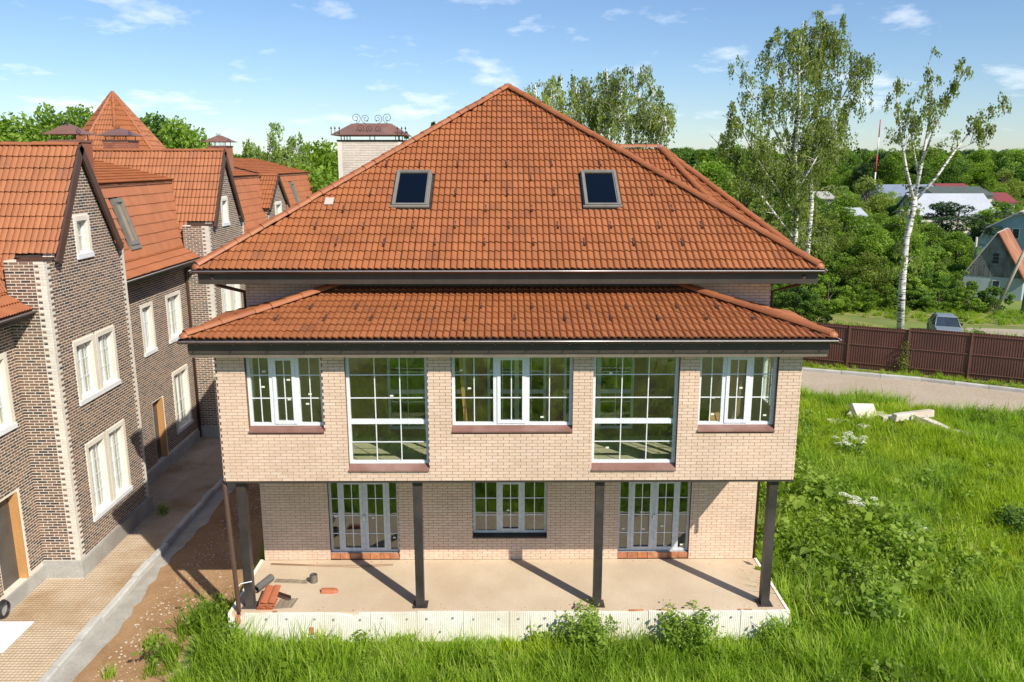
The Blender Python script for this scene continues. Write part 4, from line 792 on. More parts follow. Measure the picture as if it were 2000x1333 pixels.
def crown_points(n, lobes, r=rng):
    c = np.array([l[:3] for l in lobes]); rad = np.array([l[3] for l in lobes]); w_ = rad**2; k = r.choice(len(lobes), n, p=w_/w_.sum())
    d = r.normal(size=(n, 3)); d /= np.linalg.norm(d, axis=1)[:, None]; q = r.uniform(.45, 1, n)**.5*(1 + r.normal(0, .10, n))
    return c[k] + d*(rad[k]*q)[:, None]*np.array([1, 1, .85]), k, d
TREES = {}
def make_deciduous(key, n, leaf, mat, H=1.0, W_=.36, seed=1, base=.22, lob=34, pointed=False):
    """a tree of unit height"""
    r = np.random.default_rng(seed); lobes = []
    for i in range(lob):
        t = r.uniform(0, 1); z = base + .12 + (1-base-.2)*t; prof = math.sin(math.pi*(t*.82+.16))**.7 if not pointed else (1-t)**.8*.95+.12
        a = r.uniform(0, 6.28); q = W_*prof*math.sqrt(r.uniform(.15, 1))*.82; lobes.append((q*math.cos(a), q*math.sin(a), z, r.uniform(.07, .13)*(1.1-.35*t)*(1.25 if W_ > .3 else 1)))
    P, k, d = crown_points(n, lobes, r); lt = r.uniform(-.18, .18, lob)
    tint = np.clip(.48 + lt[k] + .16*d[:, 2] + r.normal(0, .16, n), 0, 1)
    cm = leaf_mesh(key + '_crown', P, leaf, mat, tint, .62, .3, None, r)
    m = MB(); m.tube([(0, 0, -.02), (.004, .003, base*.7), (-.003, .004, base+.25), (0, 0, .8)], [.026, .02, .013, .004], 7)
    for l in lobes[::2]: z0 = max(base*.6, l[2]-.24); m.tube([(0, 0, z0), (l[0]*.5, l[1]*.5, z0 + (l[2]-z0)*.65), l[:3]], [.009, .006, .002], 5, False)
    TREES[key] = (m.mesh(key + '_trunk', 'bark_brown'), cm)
make_deciduous('round', 9000, .030, 'leaf_fresh', seed=3)
make_deciduous('broad', 9000, .030, 'leaf_deep', W_=.42, seed=4)
make_deciduous('tall', 8000, .026, 'leaf_fresh', W_=.26, seed=5, lob=40)
make_deciduous('lime', 7000, .032, 'leaf_lime', W_=.42, seed=6, base=.1)
make_deciduous('bush', 6000, .050, 'leaf_fresh', W_=.62, seed=8, base=.0, lob=30)
make_deciduous('darkbush', 6000, .050, 'leaf_deep', W_=.62, seed=9, base=.0, lob=30)
make_deciduous('willow', 9000, .030, 'leaf_birch', W_=.46, seed=10, base=.08, lob=40)
def make_conifer(key, seed, mat='leaf_conifer', n=6000):
    r = np.random.default_rng(seed); t = r.uniform(0, 1, n)**.8; whorl = np.floor(t*16)/16 + r.uniform(0, .035, n); rad = (1-whorl)*.20*(.25+.75*np.sqrt(r.uniform(0, 1, n)))*(1+.25*np.sin(whorl*90)); a = r.uniform(0, 6.28, n)
    P = np.c_[rad*np.cos(a), rad*np.sin(a), .06 + whorl*.93 - rad*.35]; cm = leaf_mesh(key+'_crown', P, .035, mat, np.clip(.5+r.normal(0, .25, n), 0, 1), .35, .3, np.c_[np.cos(a), np.sin(a), -.3+0*a], r)
    TREES[key] = (MB().tube([(0, 0, -.02), (0, 0, .97)], [.018, .003], 6).mesh(key+'_trunk', 'bark_brown'), cm)
make_conifer('spruce', 11)
def make_pine(key, seed):
    r = np.random.default_rng(seed); lobes = [(r.normal(0, .13), r.normal(0, .13), r.uniform(.35, .95), r.uniform(.05, .10)) for _ in range(26)]
    P, k, d = crown_points(7000, lobes, r); cm = leaf_mesh(key+'_crown', P, .036, 'leaf_conifer', np.clip(.6+.2*d[:, 2]+r.normal(0, .2, 7000), 0, 1), .3, .2, None, r)
    TREES[key] = (MB().tube([(0, 0, -.02), (0, 0, .93)], [.02, .004], 6).mesh(key+'_trunk', 'bark_brown'), cm)
make_pine('pine', 12)
def plant(name, kind, x, y, h, wid=1.0, label=None, cat='tree', group=None, z=0, crown='crown'):
    T = thing(name, (x, y, z), label, cat, group); M = Matrix.Translation((x, y, z)) @ Matrix.Rotation(random.uniform(0, 6.28), 4, 'Z') @ Matrix.Diagonal((h*wid, h*wid, h, 1))
    a, b = TREES[kind]; link('trunk' if cat == 'tree' else 'stems', a, T, M); link(crown if cat == 'tree' else 'foliage', b, T, M); return T
def at(px, Y): return pixel(px, 316, y=Y)[0]
def hgt(py, Y): return pixel(1000, py, y=Y)[2]
# (px centre, px top, distance, width factor, kind, label)
tr = [
 (10, 228, 62, 1.0, 'round', 'bright green tree at the left edge above the townhouse ridge'),
 (60, 262, 66, 1.0, 'broad', 'low rounded dark tree just right of the left edge tree, behind the roof ridge'),
 (105, 196, 74, .72, 'tall', 'slim tree with two tops left of the tiled spire'),
 (148, 202, 76, .62, 'tall', 'slim leafy tree touching the left slope of the tiled spire'),
 (186, 214, 80, .9, 'round', 'pale green tree half hidden behind the tiled spire'),
 (318, 224, 72, .95, 'broad', 'spreading dark green tree just right of the tiled spire'),
 (365, 236, 70, .7, 'round', 'leafy tree between the spire and the small brick chimney'),
 (625, 276, 64, .85, 'lime', 'bright rounded lime-green tree left of the white chimney'),
 (585, 330, 58, 1.1, 'round', 'bushy tree below the birch, at the left hip of the beige house'),
 (660, 300, 74, .9, 'round', 'tree showing just around the white chimney'),
 (480, 400, 66, 1.2, 'broad', 'low dark tree behind the far dormer gable'),
 (795, 256, 96, .8, 'spruce', 'thin grey-green spruce beside the roof hip right of the chimney'),
 (848, 236, 92, .9, 'spruce', 'dark pointed spruce behind the left slope of the big roof'),
 (1340, 338, 95, 1.2, 'broad', 'dark broad tree behind the small rear roof wing'),
 (1395, 318, 84, 1.1, 'round', 'green tree left of the tall double birch'),
 (1455, 335, 76, 1.0, 'willow', 'pale weeping tree in front of the tall double birch trunks at left'),
 (1500, 395, 70, 1.0, 'willow', 'soft pale tree low beside the right roof hip'),
 (1625, 415, 74, .95, 'willow', 'pale drooping tree right of the double birch trunks'),
 (1660, 405, 80, 1.0, 'round', 'leafy green tree left of the white single birch trunk'),
 (1720, 440, 70, 1.0, 'round', 'bright bushy tree directly behind the white single birch trunk'),
 (1800, 456, 68, 1.05, 'round', 'big dense maple right of the white single birch trunk'),
 (1845, 480, 72, .9, 'broad', 'dark leafy tree left of the weathered wooden cottage'),
 (1890, 455, 78, 1.3, 'round', 'bushy green tree between the pine and the cottage roof'),
 (1885, 396, 84, 1.9, 'pine', 'dark bushy pine in front of the white barn roof'),
 (1835, 438, 82, 1.2, 'round', 'leafy tree hiding the lower left corner of the white barn roof'),
 (1915, 428, 88, 1.3, 'broad', 'dark leafy tree hiding the lower right of the white barn roof'),
 (1948, 402, 92, 1.5, 'tall', 'wispy green tree in front of the right end of the white barn roof'),
 (1700, 346, 118, 1.2, 'willow', 'round grey-green willow left of the long grey roof'),
 (1655, 380, 106, 1.0, 'round', 'mid green tree behind the bushy maples, left of the willow'),
 (1920, 326, 185, 1.3, 'lime', 'bright lime rounded tree beyond the red roof'),
 (1965, 330, 200, 1.2, 'willow', 'pale silvery tree beside the bright lime tree'),
 (1985, 430, 110, 1.0, 'round', 'small tree at right edge under the dark red roof'),
 (1590, 385, 100, 1.1, 'broad', 'dark tree seen between the double birch trunks'),
 (1545, 350, 120, 1.2, 'broad', 'dark wood-edge tree behind the double birch crown'),
]
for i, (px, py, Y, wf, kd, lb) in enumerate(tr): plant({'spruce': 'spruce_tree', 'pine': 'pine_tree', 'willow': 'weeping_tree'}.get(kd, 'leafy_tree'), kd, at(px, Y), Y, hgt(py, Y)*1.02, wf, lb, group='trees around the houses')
bs = [
 (1690, 545, 61, 1.3, 'bush', 'pale bush at the foot of the white single birch trunk, left side'), (1640, 540, 60, 1.2, 'bush', 'green bush between the fence and the pale drooping tree'),
 (1570, 560, 56, 1.2, 'darkbush', 'dark bush against the right end of the lower tile roof'), (1610, 590, 54, 1.2, 'bush', 'fresh green bush right behind the fence beside the house'),
 (1760, 562, 62, 1.6, 'bush', 'low hedge bush just right of the white birch trunk'), (1815, 562, 62, 1.7, 'darkbush', 'low hedge bush in the middle of the hedge row'), (1865, 566, 62, 1.7, 'bush', 'yellow-green hedge bush left of the cottage corner'),
 (1925, 568, 60.5, 1.4, 'bush', 'bright round bush in front of the cottage wall'), (1980, 560, 60.5, 1.2, 'darkbush', 'dark bush at the right edge in front of the cottage'), (1905, 530, 65, .9, 'bush', 'bush beside the grey plank fence at the cottage'),
 (1955, 648, 47.5, 1.2, 'darkbush', 'small dark round bush just above the fence at right'), (1530, 560, 58, 1.2, 'bush', 'green bush under the right end of the main eave'),
]
for px, py, Y, wf, kd, lb in bs: plant('bush', kd, at(px, Y), Y, max(hgt(py, Y), 1.0)*1.05, wf, lb, 'bush', 'bushes behind the fence')

# ---- weeping birches
def birch(name, paths, label, seed, strands, leaf=.17, group=None, extra=(), lo=.30, slen=(1.2, 3.4), hang=1.0, mat='leaf_birch', bare=0.0, nleaf=26, pale=0.0):
    """paths: list of (points, radii): trunk(s) and main limbs"""
    r = np.random.default_rng(seed); b0 = paths[0][0][0]; T = thing(name, tuple(b0), label, 'tree', group); m = MB(); P = []; A = []
    for pts, rad in paths: m.tube(pts, rad, 8)
    seeds = []
    for pts, rad in paths + list(extra):
        pts = np.array(pts, float); seg = np.linalg.norm(np.diff(pts, axis=0), axis=1); cum = np.r_[0, np.cumsum(seg)]
        for q in np.arange(lo, 1.0, 1.0/ (len(pts)*5)):
            s = q*cum[-1]; i = min(np.searchsorted(cum, s)-1, len(seg)-1); i = max(i, 0); seeds.append((pts[i] + (pts[i+1]-pts[i])*((s-cum[i])/max(seg[i], 1e-6)), q))
    for si in range(strands):
        if si % 5 == 0:      # strands hang in bunches from one twig
            p, q = seeds[r.integers(len(seeds))]; a0 = r.uniform(0, 6.28); out0 = r.uniform(.3, 2.6)*(1.15-.75*q)*hang; rise0 = r.uniform(.2, 1.2); L0 = r.uniform(*slen)*(1.1-.45*q)
        a = a0 + r.normal(0, .28); out = out0*r.uniform(.7, 1.25); rise = rise0 + r.normal(0, .12); L = L0*r.uniform(.55, 1.1)
        mid = p + np.array([math.cos(a)*out*.55, math.sin(a)*out*.55, rise*.8]); tip = p + np.array([math.cos(a)*out, math.sin(a)*out, rise])
        if si % 6 < 2: m.tube([p, mid, tip], [.018, .011, .006], 4, False)
        if si % 6 < 4: m.tube([tip, tip + np.array([math.cos(a)*.1, math.sin(a)*.1, -L*.6])], [.006, .004], 3, False)
        k = int(nleaf*L/2); t = np.sort(r.uniform(0, 1, k)); curve = np.where(t[:, None] < .25, mid + (tip-mid)*(t[:, None]/.25), tip + np.c_[np.cos(a)*.18*(t-.25), np.sin(a)*.18*(t-.25), -L*(t-.25)]); P.append(curve + r.normal(0, .075, (k, 3))); A.append(np.tile([0, 0, -1.0], (k, 1)))
    m.build('trunk', 'bark_birch', T); P = np.concatenate(P); A = np.concatenate(A); n = len(P); z = P[:, 2]
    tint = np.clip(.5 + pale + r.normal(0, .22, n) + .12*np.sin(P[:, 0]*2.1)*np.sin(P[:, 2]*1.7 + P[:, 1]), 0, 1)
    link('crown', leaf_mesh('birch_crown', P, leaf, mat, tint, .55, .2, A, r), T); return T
def ip(Y, *pts): return [tuple(pixel(px, py, y=Y + (q[0] if q else 0))) for px, py, *q in pts]
G = 'weeping birches'
birch('birch_tree', [(ip(62.8, (1557, 610), (1551, 520), (1556, 400), (1553, 300), (1562, 200), (1560, 110), (1570, 40)), [.24, .21, .18, .14, .10, .06, .02]),
   (ip(62.8, (1552, 470), (1500, 400), (1430, 310, 1), (1385, 262, 2)), [.1, .08, .05, .02]), (ip(62.8, (1553, 330), (1500, 230), (1450, 160, -1), (1432, 135, -1)), [.1, .07, .04, .02]), (ip(62.8, (1558, 240), (1520, 150), (1510, 80, 1)), [.09, .06, .02]), (ip(62.8, (1552, 420), (1490, 330), (1440, 240, -2), (1410, 225, -2)), [.09, .07, .04, .02]), (ip(62.8, (1553, 380), (1600, 300), (1640, 240, 2)), [.08, .05, .02])],
   'left stem of the tall double birch, with arching bare white branches', 21, 1000, .19, G, lo=.2, nleaf=32, pale=.08)
birch('birch_tree', [(ip(65.5, (1570, 590), (1578, 480), (1585, 400), (1583, 330), (1598, 230), (1602, 160), (1608, 90), (1612, 50)), [.24, .21, .19, .16, .12, .08, .05, .02]),
   (ip(65.5, (1598, 250), (1640, 200), (1675, 140), (1692, 118)), [.08, .06, .035, .015]), (ip(65.5, (1590, 330), (1640, 260), (1668, 200, 1)), [.08, .05, .02]), (ip(65.5, (1600, 180), (1580, 110), (1560, 70)), [.07, .05, .02]), (ip(65.5, (1602, 150), (1630, 90), (1640, 60)), [.06, .04, .02])],
   'right stem of the tall double birch, reaching out a thin branch to the right', 22, 860, .19, G, lo=.22, nleaf=32)
Y3 = 50.0
birch('birch_tree', [(ip(Y3, (1757, 668), (1762, 560), (1770, 470), (1784, 410), (1787, 385)), [.24, .22, .19, .17, .14]),
   (ip(Y3, (1785, 395), (1770, 330), (1762, 280), (1755, 215), (1750, 175)), [.11, .09, .07, .045, .015]), (ip(Y3, (1786, 390), (1800, 320), (1815, 240), (1822, 170, 1), (1812, 118, 1)), [.12, .10, .07, .045, .012]), (ip(Y3, (1800, 320), (1822, 260, -1), (1850, 200, -1), (1885, 140, -2)), [.08, .06, .04, .015]),
   (ip(Y3, (1788, 392), (1830, 345), (1865, 295), (1905, 245, 1), (1945, 216, 1), (1975, 222, 1)), [.10, .08, .065, .045, .025, .01]), (ip(Y3, (1868, 293), (1900, 280), (1920, 272)), [.03, .02, .01]), (ip(Y3, (1795, 350), (1780, 270, 1), (1790, 210, 1)), [.06, .045, .015])],
   'single white birch with forked bare limbs standing behind the brown fence', 23, 420, .17, G, lo=.45, slen=(.5, 1.6), hang=.5, nleaf=40)
for k, (px, py, Y, n, wd, lb) in enumerate(((1045, 160, 46, 130, 1, 'leftmost birch of the clump behind the big roof, thinnest crown'), (1095, 140, 48, 150, 1, 'second birch of the clump behind the big roof'), (1185, 132, 47, 190, 1, 'tallest middle birch of the clump behind the big roof'), (1245, 145, 49, 150, 1, 'right birch of the clump behind the big roof'), (1285, 235, 48, 60, .6, 'small drooping birch at the right end of the roof clump'))):
    b = [(px+random.uniform(-8, 8), 700), (px+5, 420), (px-4, 300), (px+4, 210), (px, py+4)]
    birch('birch_tree', [(ip(Y, *b), [.2, .17, .13, .08, .02]), (ip(Y, (px+2, 330), (px-22*wd, 250, 1), (px-34*wd, py+40, 1)), [.07, .05, .015]), (ip(Y, (px, 300), (px+24*wd, 230, -1), (px+32*wd, py+30, -1)), [.07, .05, .015])], lb, 30+k, int(n*2.4), .16, G, pale=.25, lo=.4, nleaf=30, slen=(.8, 2.6), hang=.8)
birch('birch_tree', [(ip(58, (540, 640), (535, 450), (530, 340), (528, 290), (520, 250)), [.24, .2, .15, .1, .03]), (ip(58, (535, 400), (500, 330), (480, 300)), [.08, .05, .02]), (ip(58, (534, 370), (570, 310), (592, 285)), [.08, .05, .02])], 'weeping birch right of the far dormer, left of the chimney', 44, 600, .18, G, lo=.3, slen=(1.2, 3.2), mat='leaf_fresh')

# ---- far wood (one mass) by instancing whole trees on points
def gn_scatter(name, pts, rotz, scl, pick, sources, label=None, cat=None, tilt=None):
    me = bpy.data.meshes.new(name); me.vertices.add(len(pts)); me.vertices.foreach_set('co', np.asarray(pts, np.float32).ravel())
    for an, ty, ar in (('rz', 'FLOAT_VECTOR', np.c_[np.zeros(len(pts)) if tilt is None else tilt, np.zeros(len(pts)), rotz]), ('sc', 'FLOAT_VECTOR', scl), ('pk', 'INT', pick)):
        a = me.attributes.new(an, ty, 'POINT'); a.data.foreach_set('vector' if ty == 'FLOAT_VECTOR' else 'value', np.asarray(ar, np.float32 if ty != 'INT' else np.int32).ravel())
    me.update(); o = link(name, me); tag(o, label, cat, kind='stuff')
    c = bpy.data.collections.new(name + '_sources')
    for i, s in enumerate(sources): q = bpy.data.objects.new('%s_source_%02d' % (name, i), s); c.objects.link(q)
    g = bpy.data.node_groups.new(name, 'GeometryNodeTree'); g.interface.new_socket('Geometry', in_out='INPUT', socket_type='NodeSocketGeometry'); g.interface.new_socket('Geometry', in_out='OUTPUT', socket_type='NodeSocketGeometry')
    N = g.nodes; gi = N.new('NodeGroupInput'); go = N.new('NodeGroupOutput'); ci = N.new('GeometryNodeCollectionInfo'); ci.inputs[0].default_value = c; ci.inputs['Separate Children'].default_value = True; ci.inputs['Reset Children'].default_value = True
    ii = N.new('GeometryNodeInstanceOnPoints'); ii.inputs['Pick Instance'].default_value = True
    def attr(n, t): a = N.new('GeometryNodeInputNamedAttribute'); a.data_type = t; a.inputs[0].default_value = n; return a.outputs[0]
    g.links.new(gi.outputs[0], ii.inputs['Points']); g.links.new(ci.outputs[0], ii.inputs['Instance']); g.links.new(attr('pk', 'INT'), ii.inputs['Instance Index']); g.links.new(attr('sc', 'FLOAT_VECTOR'), ii.inputs['Scale'])
    er = N.new('FunctionNodeEulerToRotation'); g.links.new(attr('rz', 'FLOAT_VECTOR'), er.inputs[0]); g.links.new(er.outputs[0], ii.inputs['Rotation']); g.links.new(ii.outputs[0], go.inputs[0])
    md = o.modifiers.new('scatter', 'NODES'); md.node_group = g; return o
n = 2600; Yd = rng.uniform(150, 520, n); Xd = rng.uniform(-1.05, 1.05, n)*Yd*.78; keep = ~((Xd > 55) & (Xd < 150) & (Yd < 205)) & ~((Xd > 20) & (Yd < 175)); Xd, Yd = Xd[keep], Yd[keep]; n = len(Xd)
hh_ = np.where(Xd > 30, 10.6, 9.4)*rng.uniform(.72, 1.42, n) + np.clip((Yd-180)*.012, 0, 6)*np.where(Xd > 30, 1, .6); ws = rng.uniform(.85, 1.25, n)
gn_scatter('far_wood', np.c_[Xd, Yd, np.zeros(n)], rng.uniform(0, 6.28, n), np.c_[hh_*ws, hh_*ws, hh_], rng.choice(6, n, p=[.27, .30, .18, .05, .12, .08]), [TREES[k][1] for k in ('round', 'broad', 'tall', 'lime', 'pine', 'spruce')], 'continuous far green wood along the horizon', 'wood')
n = 420; Yd = rng.uniform(84, 175, n); Xd = rng.uniform(.30, .95, n)*Yd*.72; keep = ~((Xd > 72) & (Xd < 125) & (Yd > 95) & (Yd < 175)) | (rng.random(n) < .05); keep &= ~((Xd/Yd > .5) & (Yd < 112)); Xd, Yd = Xd[keep], Yd[keep]; n = len(Xd); hh_ = rng.uniform(3.2, 6.5, n); ws = rng.uniform(.9, 1.4, n)
gn_scatter('garden_shrubbery', np.c_[Xd, Yd, np.zeros(n)], rng.uniform(0, 6.28, n), np.c_[hh_*ws, hh_*ws, hh_], rng.choice(4, n, p=[.45, .25, .1, .2]), [TREES[k][1] for k in ('round', 'broad', 'lime', 'willow')], 'mass of garden trees and shrubs between the village roofs', 'shrubbery')
n = 120; Yd = rng.uniform(56, 84, n); Xd = (rng.uniform(1500, 1840, n)-987)/1580*Yd; keep = Yd > 66 - (Xd-20)*.2; Xd, Yd = Xd[keep], Yd[keep]; n = len(Xd); hh_ = rng.uniform(2.0, 4.2, n)
gn_scatter('thicket', np.c_[Xd, Yd, np.zeros(n)], rng.uniform(0, 6.28, n), np.c_[hh_*1.2, hh_*1.2, hh_], rng.choice(3, n, p=[.5, .3, .2]), [TREES[k][1] for k in ('bush', 'darkbush', 'willow')], 'tangled green undergrowth below the trees behind the fence', 'undergrowth')
n = 160; Yd = rng.uniform(52, 90, n); Xd = rng.uniform(-.62, -.24, n)*Yd; hh_ = rng.uniform(3.5, 7.5, n)
gn_scatter('backdrop_trees', np.c_[Xd - 6, Yd + 14, np.zeros(n)], rng.uniform(0, 6.28, n), np.c_[hh_*1.1, hh_*1.1, hh_], rng.choice(3, n, p=[.4, .4, .2]), [TREES[k][1] for k in ('round', 'broad', 'bush')], 'low belt of green trees behind the townhouse roofs', 'trees')

# ---- grass, weeds
def blade_clump(name, seed, nb, h0, h1, spread, mat, wid=.012, lean=.45, tint0=.5):
    r = np.random.default_rng(seed); V = []; F = []; T_ = []
    for i in range(nb):
        a = r.uniform(0, 6.28); b = r.uniform(0, 6.28); p = np.array([math.cos(a), math.sin(a), 0])*spread*math.sqrt(r.uniform(0, 1)); h = r.uniform(h0, h1); d = np.array([math.cos(b), math.sin(b), 0]); l = h*r.uniform(.1, lean); s = np.array([-d[1], d[0], 0])*wid*r.uniform(.7, 1.3)
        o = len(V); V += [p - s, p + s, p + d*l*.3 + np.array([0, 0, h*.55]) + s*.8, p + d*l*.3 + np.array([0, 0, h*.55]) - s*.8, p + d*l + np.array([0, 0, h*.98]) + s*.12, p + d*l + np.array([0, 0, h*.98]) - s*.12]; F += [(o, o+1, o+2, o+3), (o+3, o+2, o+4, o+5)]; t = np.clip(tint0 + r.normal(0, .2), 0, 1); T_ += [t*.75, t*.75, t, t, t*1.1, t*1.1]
    return mesh_np(name, V, F, mat, tint=np.clip(T_, 0, 1))
def weed_clump(name, seed, stems, h, spread, leaf, n, mat):
    r = np.random.default_rng(seed); P = []; m = MB()
    for i in range(stems):
        a = r.uniform(0, 6.28); q = spread*math.sqrt(r.uniform(0, 1)); b = np.array([q*.5*math.cos(a), q*.5*math.sin(a), 0]); hh = h*r.uniform(.6, 1.1); t = b + np.array([q*.5*math.cos(a), q*.5*math.sin(a), hh]); k = n//stems; u = r.uniform(.12, 1, k); P.append(b + (t-b)*u[:, None] + r.normal(0, leaf*.75, (k, 3))*np.array([1, 1, .6]))
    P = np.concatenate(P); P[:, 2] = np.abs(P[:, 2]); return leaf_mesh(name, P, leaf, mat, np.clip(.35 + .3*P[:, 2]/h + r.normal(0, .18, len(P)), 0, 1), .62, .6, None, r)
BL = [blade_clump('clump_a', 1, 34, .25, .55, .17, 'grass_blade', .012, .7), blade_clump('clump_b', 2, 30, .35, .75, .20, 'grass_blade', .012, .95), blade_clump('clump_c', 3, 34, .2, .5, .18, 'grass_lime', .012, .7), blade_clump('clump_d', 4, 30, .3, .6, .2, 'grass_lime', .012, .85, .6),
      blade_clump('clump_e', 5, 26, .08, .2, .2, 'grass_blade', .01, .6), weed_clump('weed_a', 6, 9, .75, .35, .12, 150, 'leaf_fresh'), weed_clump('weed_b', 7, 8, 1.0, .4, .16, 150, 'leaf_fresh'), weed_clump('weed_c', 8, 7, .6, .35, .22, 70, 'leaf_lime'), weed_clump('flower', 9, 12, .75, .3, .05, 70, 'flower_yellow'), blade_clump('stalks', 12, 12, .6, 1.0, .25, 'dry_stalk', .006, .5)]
def fbm(x, y, s, k=0): return (np.sin(x*s*1.3 + k) + np.sin(y*s*1.7 + k*2.1) + np.sin((x+y)*s*.9 + k*.7) + np.sin((x-y)*s*2.3 + k*1.3))/4
def in_poly(x, y, poly):
    ins = np.zeros(len(x), bool); p = np.array(poly); j = len(p)-1
    for i in range(len(p)):
        c = ((p[i, 1] > y) != (p[j, 1] > y)) & (x < (p[j, 0]-p[i, 0])*(y-p[i, 1])/(p[j, 1]-p[i, 1]+1e-12) + p[i, 0]); ins ^= c; j = i
    return ins
PX, PY, PS, PK = [], [], [], []
def strew(poly, dens, kinds, p, smin=.7, smax=1.2, fade=None):
    pp = np.array(poly); x0, y0 = pp.min(0); x1, y1 = pp.max(0); n = int((x1-x0)*(y1-y0)*dens); x = rng.uniform(x0, x1, n); y = rng.uniform(y0, y1, n); k = in_poly(x, y, poly)
    if fade is not None: k &= fade(x, y)
    x, y = x[k], y[k]; PX.append(x); PY.append(y); PS.append(rng.uniform(smin, smax, len(x))*(1+.34*fbm(x, y, .9)+.18*fbm(x, y, 2.7, 4))); kk = rng.choice(kinds, len(x), p=p)
    lime = fbm(x, y, .33, 1.0) > .05; kk = np.where(lime & (kk == 0), 2, kk); kk = np.where(lime & (kk == 1), 3, kk); PK.append(kk)
house_block = [(-6.75, 17.3), (6.85, 17.3), (6.85, 40), (-6.75, 40)]
out_house = lambda x, y: ~((x > -6.72) & (x < 6.86) & (y > 17.28))
field = [(6.6, 11.5), (18, 11.5), (40, 30), (30, 29.8), (22.8, 33.6), (20, 34.8), (17.4, 36.8), (14.5, 37.7), (6.6, 39)]
strew(field, 26, [0, 1], [.6, .4], .8, 1.25, out_house)
strew([(-7.3, 12.5), (7.5, 12.5), (7.5, 17.35), (-6.8, 17.35), (-7.2, 15.6)], 44, [0, 1], [.55, .45], .7, 1.05, lambda x, y: out_house(x, y) & (y < 16.75 + .2*fbm(x, y, 1.5)))
strew([(-6.8, 16.6), (6.9, 16.6), (6.9, 17.3), (-6.8, 17.3)], 40, [0, 1, 4], [.4, .2, .4], .3, .62, out_house)
strew([(-8.0, 16.6), (-6.55, 16.6), (-6.55, 30), (-6.9, 30), (-7.0, 22), (-6.9, 19.6), (-7.9, 18)], 40, [0, 1, 4, 5], [.35, .35, .2, .1], .5, 1.0, lambda x, y: (fbm(x, y, 2.1) > -.25) & out_house(x, y))
strew([(-9.3, 11), (-6.8, 11), (-7.3, 15.8), (-7.9, 18.5), (-9.0, 17)], 20, [4, 0], [.8, .2], .4, .9, lambda x, y: fbm(x, y, 3.1, 2) > .12)
strew([(6.9, 17.2), (9.6, 17.6), (11.6, 20), (11.2, 25), (9.6, 29), (6.9, 30)], 8, [5, 6, 7, 9, 3], [.24, .18, .28, .1, .2], .5, 1.4, out_house)
strew([(9.5, 17), (14, 17.5), (14.5, 25), (11, 31), (8, 34), (9, 28), (11, 24), (11, 20)], 3.2, [5, 7, 8, 6], [.45, .3, .1, .15], .5, 1.0, out_house)
strew([(-8, -9), (9, -9), (9, 12.4), (-8, 12.4)], 7, [0, 1, 5, 9], [.45, .3, .15, .1], .7, 1.2)
strew(field, 2.4, [5, 7, 8, 9], [.42, .2, .13, .25], .5, 1.0, lambda x, y: out_house(x, y) & (fbm(x, y, .6, 3) > -.1))
strew([(-7.2, 12.5), (7.5, 12.5), (7.5, 17.2), (-6.8, 17.2)], 3.6, [5, 7, 9], [.5, .2, .3], .4, .75, out_house)
strew([(4, 45.6), (16.3, 42.95), (21.7, 40.8), (25.7, 38.55), (35, 34.0), (36, 35.2), (26.6, 39.8), (17.4, 44.2), (4, 50)], 16, [0, 4, 2], [.3, .5, .2], .4, .8)
strew([(12, 49), (26, 42.5), (36, 37.5), (44, 46), (36, 50), (26, 53), (20, 56), (12, 62)], 9, [0, 1, 5, 4], [.4, .2, .1, .3], .5, 1.0)
strew([(12, 66), (24, 60), (30, 56), (38, 54.8), (60, 53), (60, 60), (40, 61), (32, 63), (20, 68)], 6, [0, 4, 5, 2], [.35, .4, .1, .15], .5, 1.0)
x, y, s, k = map(np.concatenate, (PX, PY, PS, PK)); n = len(x)
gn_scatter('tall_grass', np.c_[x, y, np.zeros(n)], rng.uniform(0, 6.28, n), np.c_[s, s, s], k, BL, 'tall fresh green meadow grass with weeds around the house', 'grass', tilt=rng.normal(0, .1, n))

# ---- single plants
def leafy_plant(name, x, y, h, sp, stems, n, leaf, mat, label, cat='shrub', group=None, seed=1, z=0):
    r = np.random.default_rng(seed); T = thing(name, (x, y, z), label, cat, group); P = []; A = []; m = MB()
    for i in range(stems):
        a = r.uniform(0, 6.28); q = sp*math.sqrt(r.uniform(0, 1)); b = np.array([x + q*.35*math.cos(a), y + q*.35*math.sin(a), z]); hh = h*r.uniform(.65, 1.08)*(1-.25*q/sp); t = np.array([x + q*math.cos(a), y + q*math.sin(a), z + hh]); m.tube([b, (b+t)/2 + np.array([0, 0, hh*.08]), t], [.010, .007, .003], 5, False)
        k = n//stems; u = r.uniform(.15, 1, k)**.8; P.append(b + (t-b)*u[:, None] + r.normal(0, leaf*.7, (k, 3)))
    P = np.concatenate(P); P[:, 2] = np.maximum(P[:, 2], z + .02); m.build('stems', 'leaf_deep_stem', T)
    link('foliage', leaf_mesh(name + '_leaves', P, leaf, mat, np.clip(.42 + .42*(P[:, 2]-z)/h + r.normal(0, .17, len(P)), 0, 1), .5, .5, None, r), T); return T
pm('leaf_deep_stem', (.09, .12, .04), (.12, .13, .06), 4, .8)
leafy_plant('shrub', 1.85, 16.82, 1.15, .75, 46, 2400, .10, 'leaf_fresh', 'leafy nettle-like shrub in front of the white plinth, left of the pair', 'shrub', 'shrubs before the terrace', 51)
leafy_plant('shrub', 4.25, 16.95, 1.05, .8, 46, 2400, .10, 'leaf_fresh', 'leafy nettle-like shrub in front of the white plinth, right of the pair', 'shrub', 'shrubs before the terrace', 52)
leafy_plant('shrub', 6.3, 17.0, .75, .4, 16, 500, .10, 'leaf_fresh', 'small leafy weed at the right front corner of the terrace', 'shrub', None, 53)
leafy_plant('weed', -6.3, 16.9, .7, .45, 18, 700, .09, 'leaf_fresh', 'low leafy weed at the left front corner of the terrace', 'weed', None, 54)
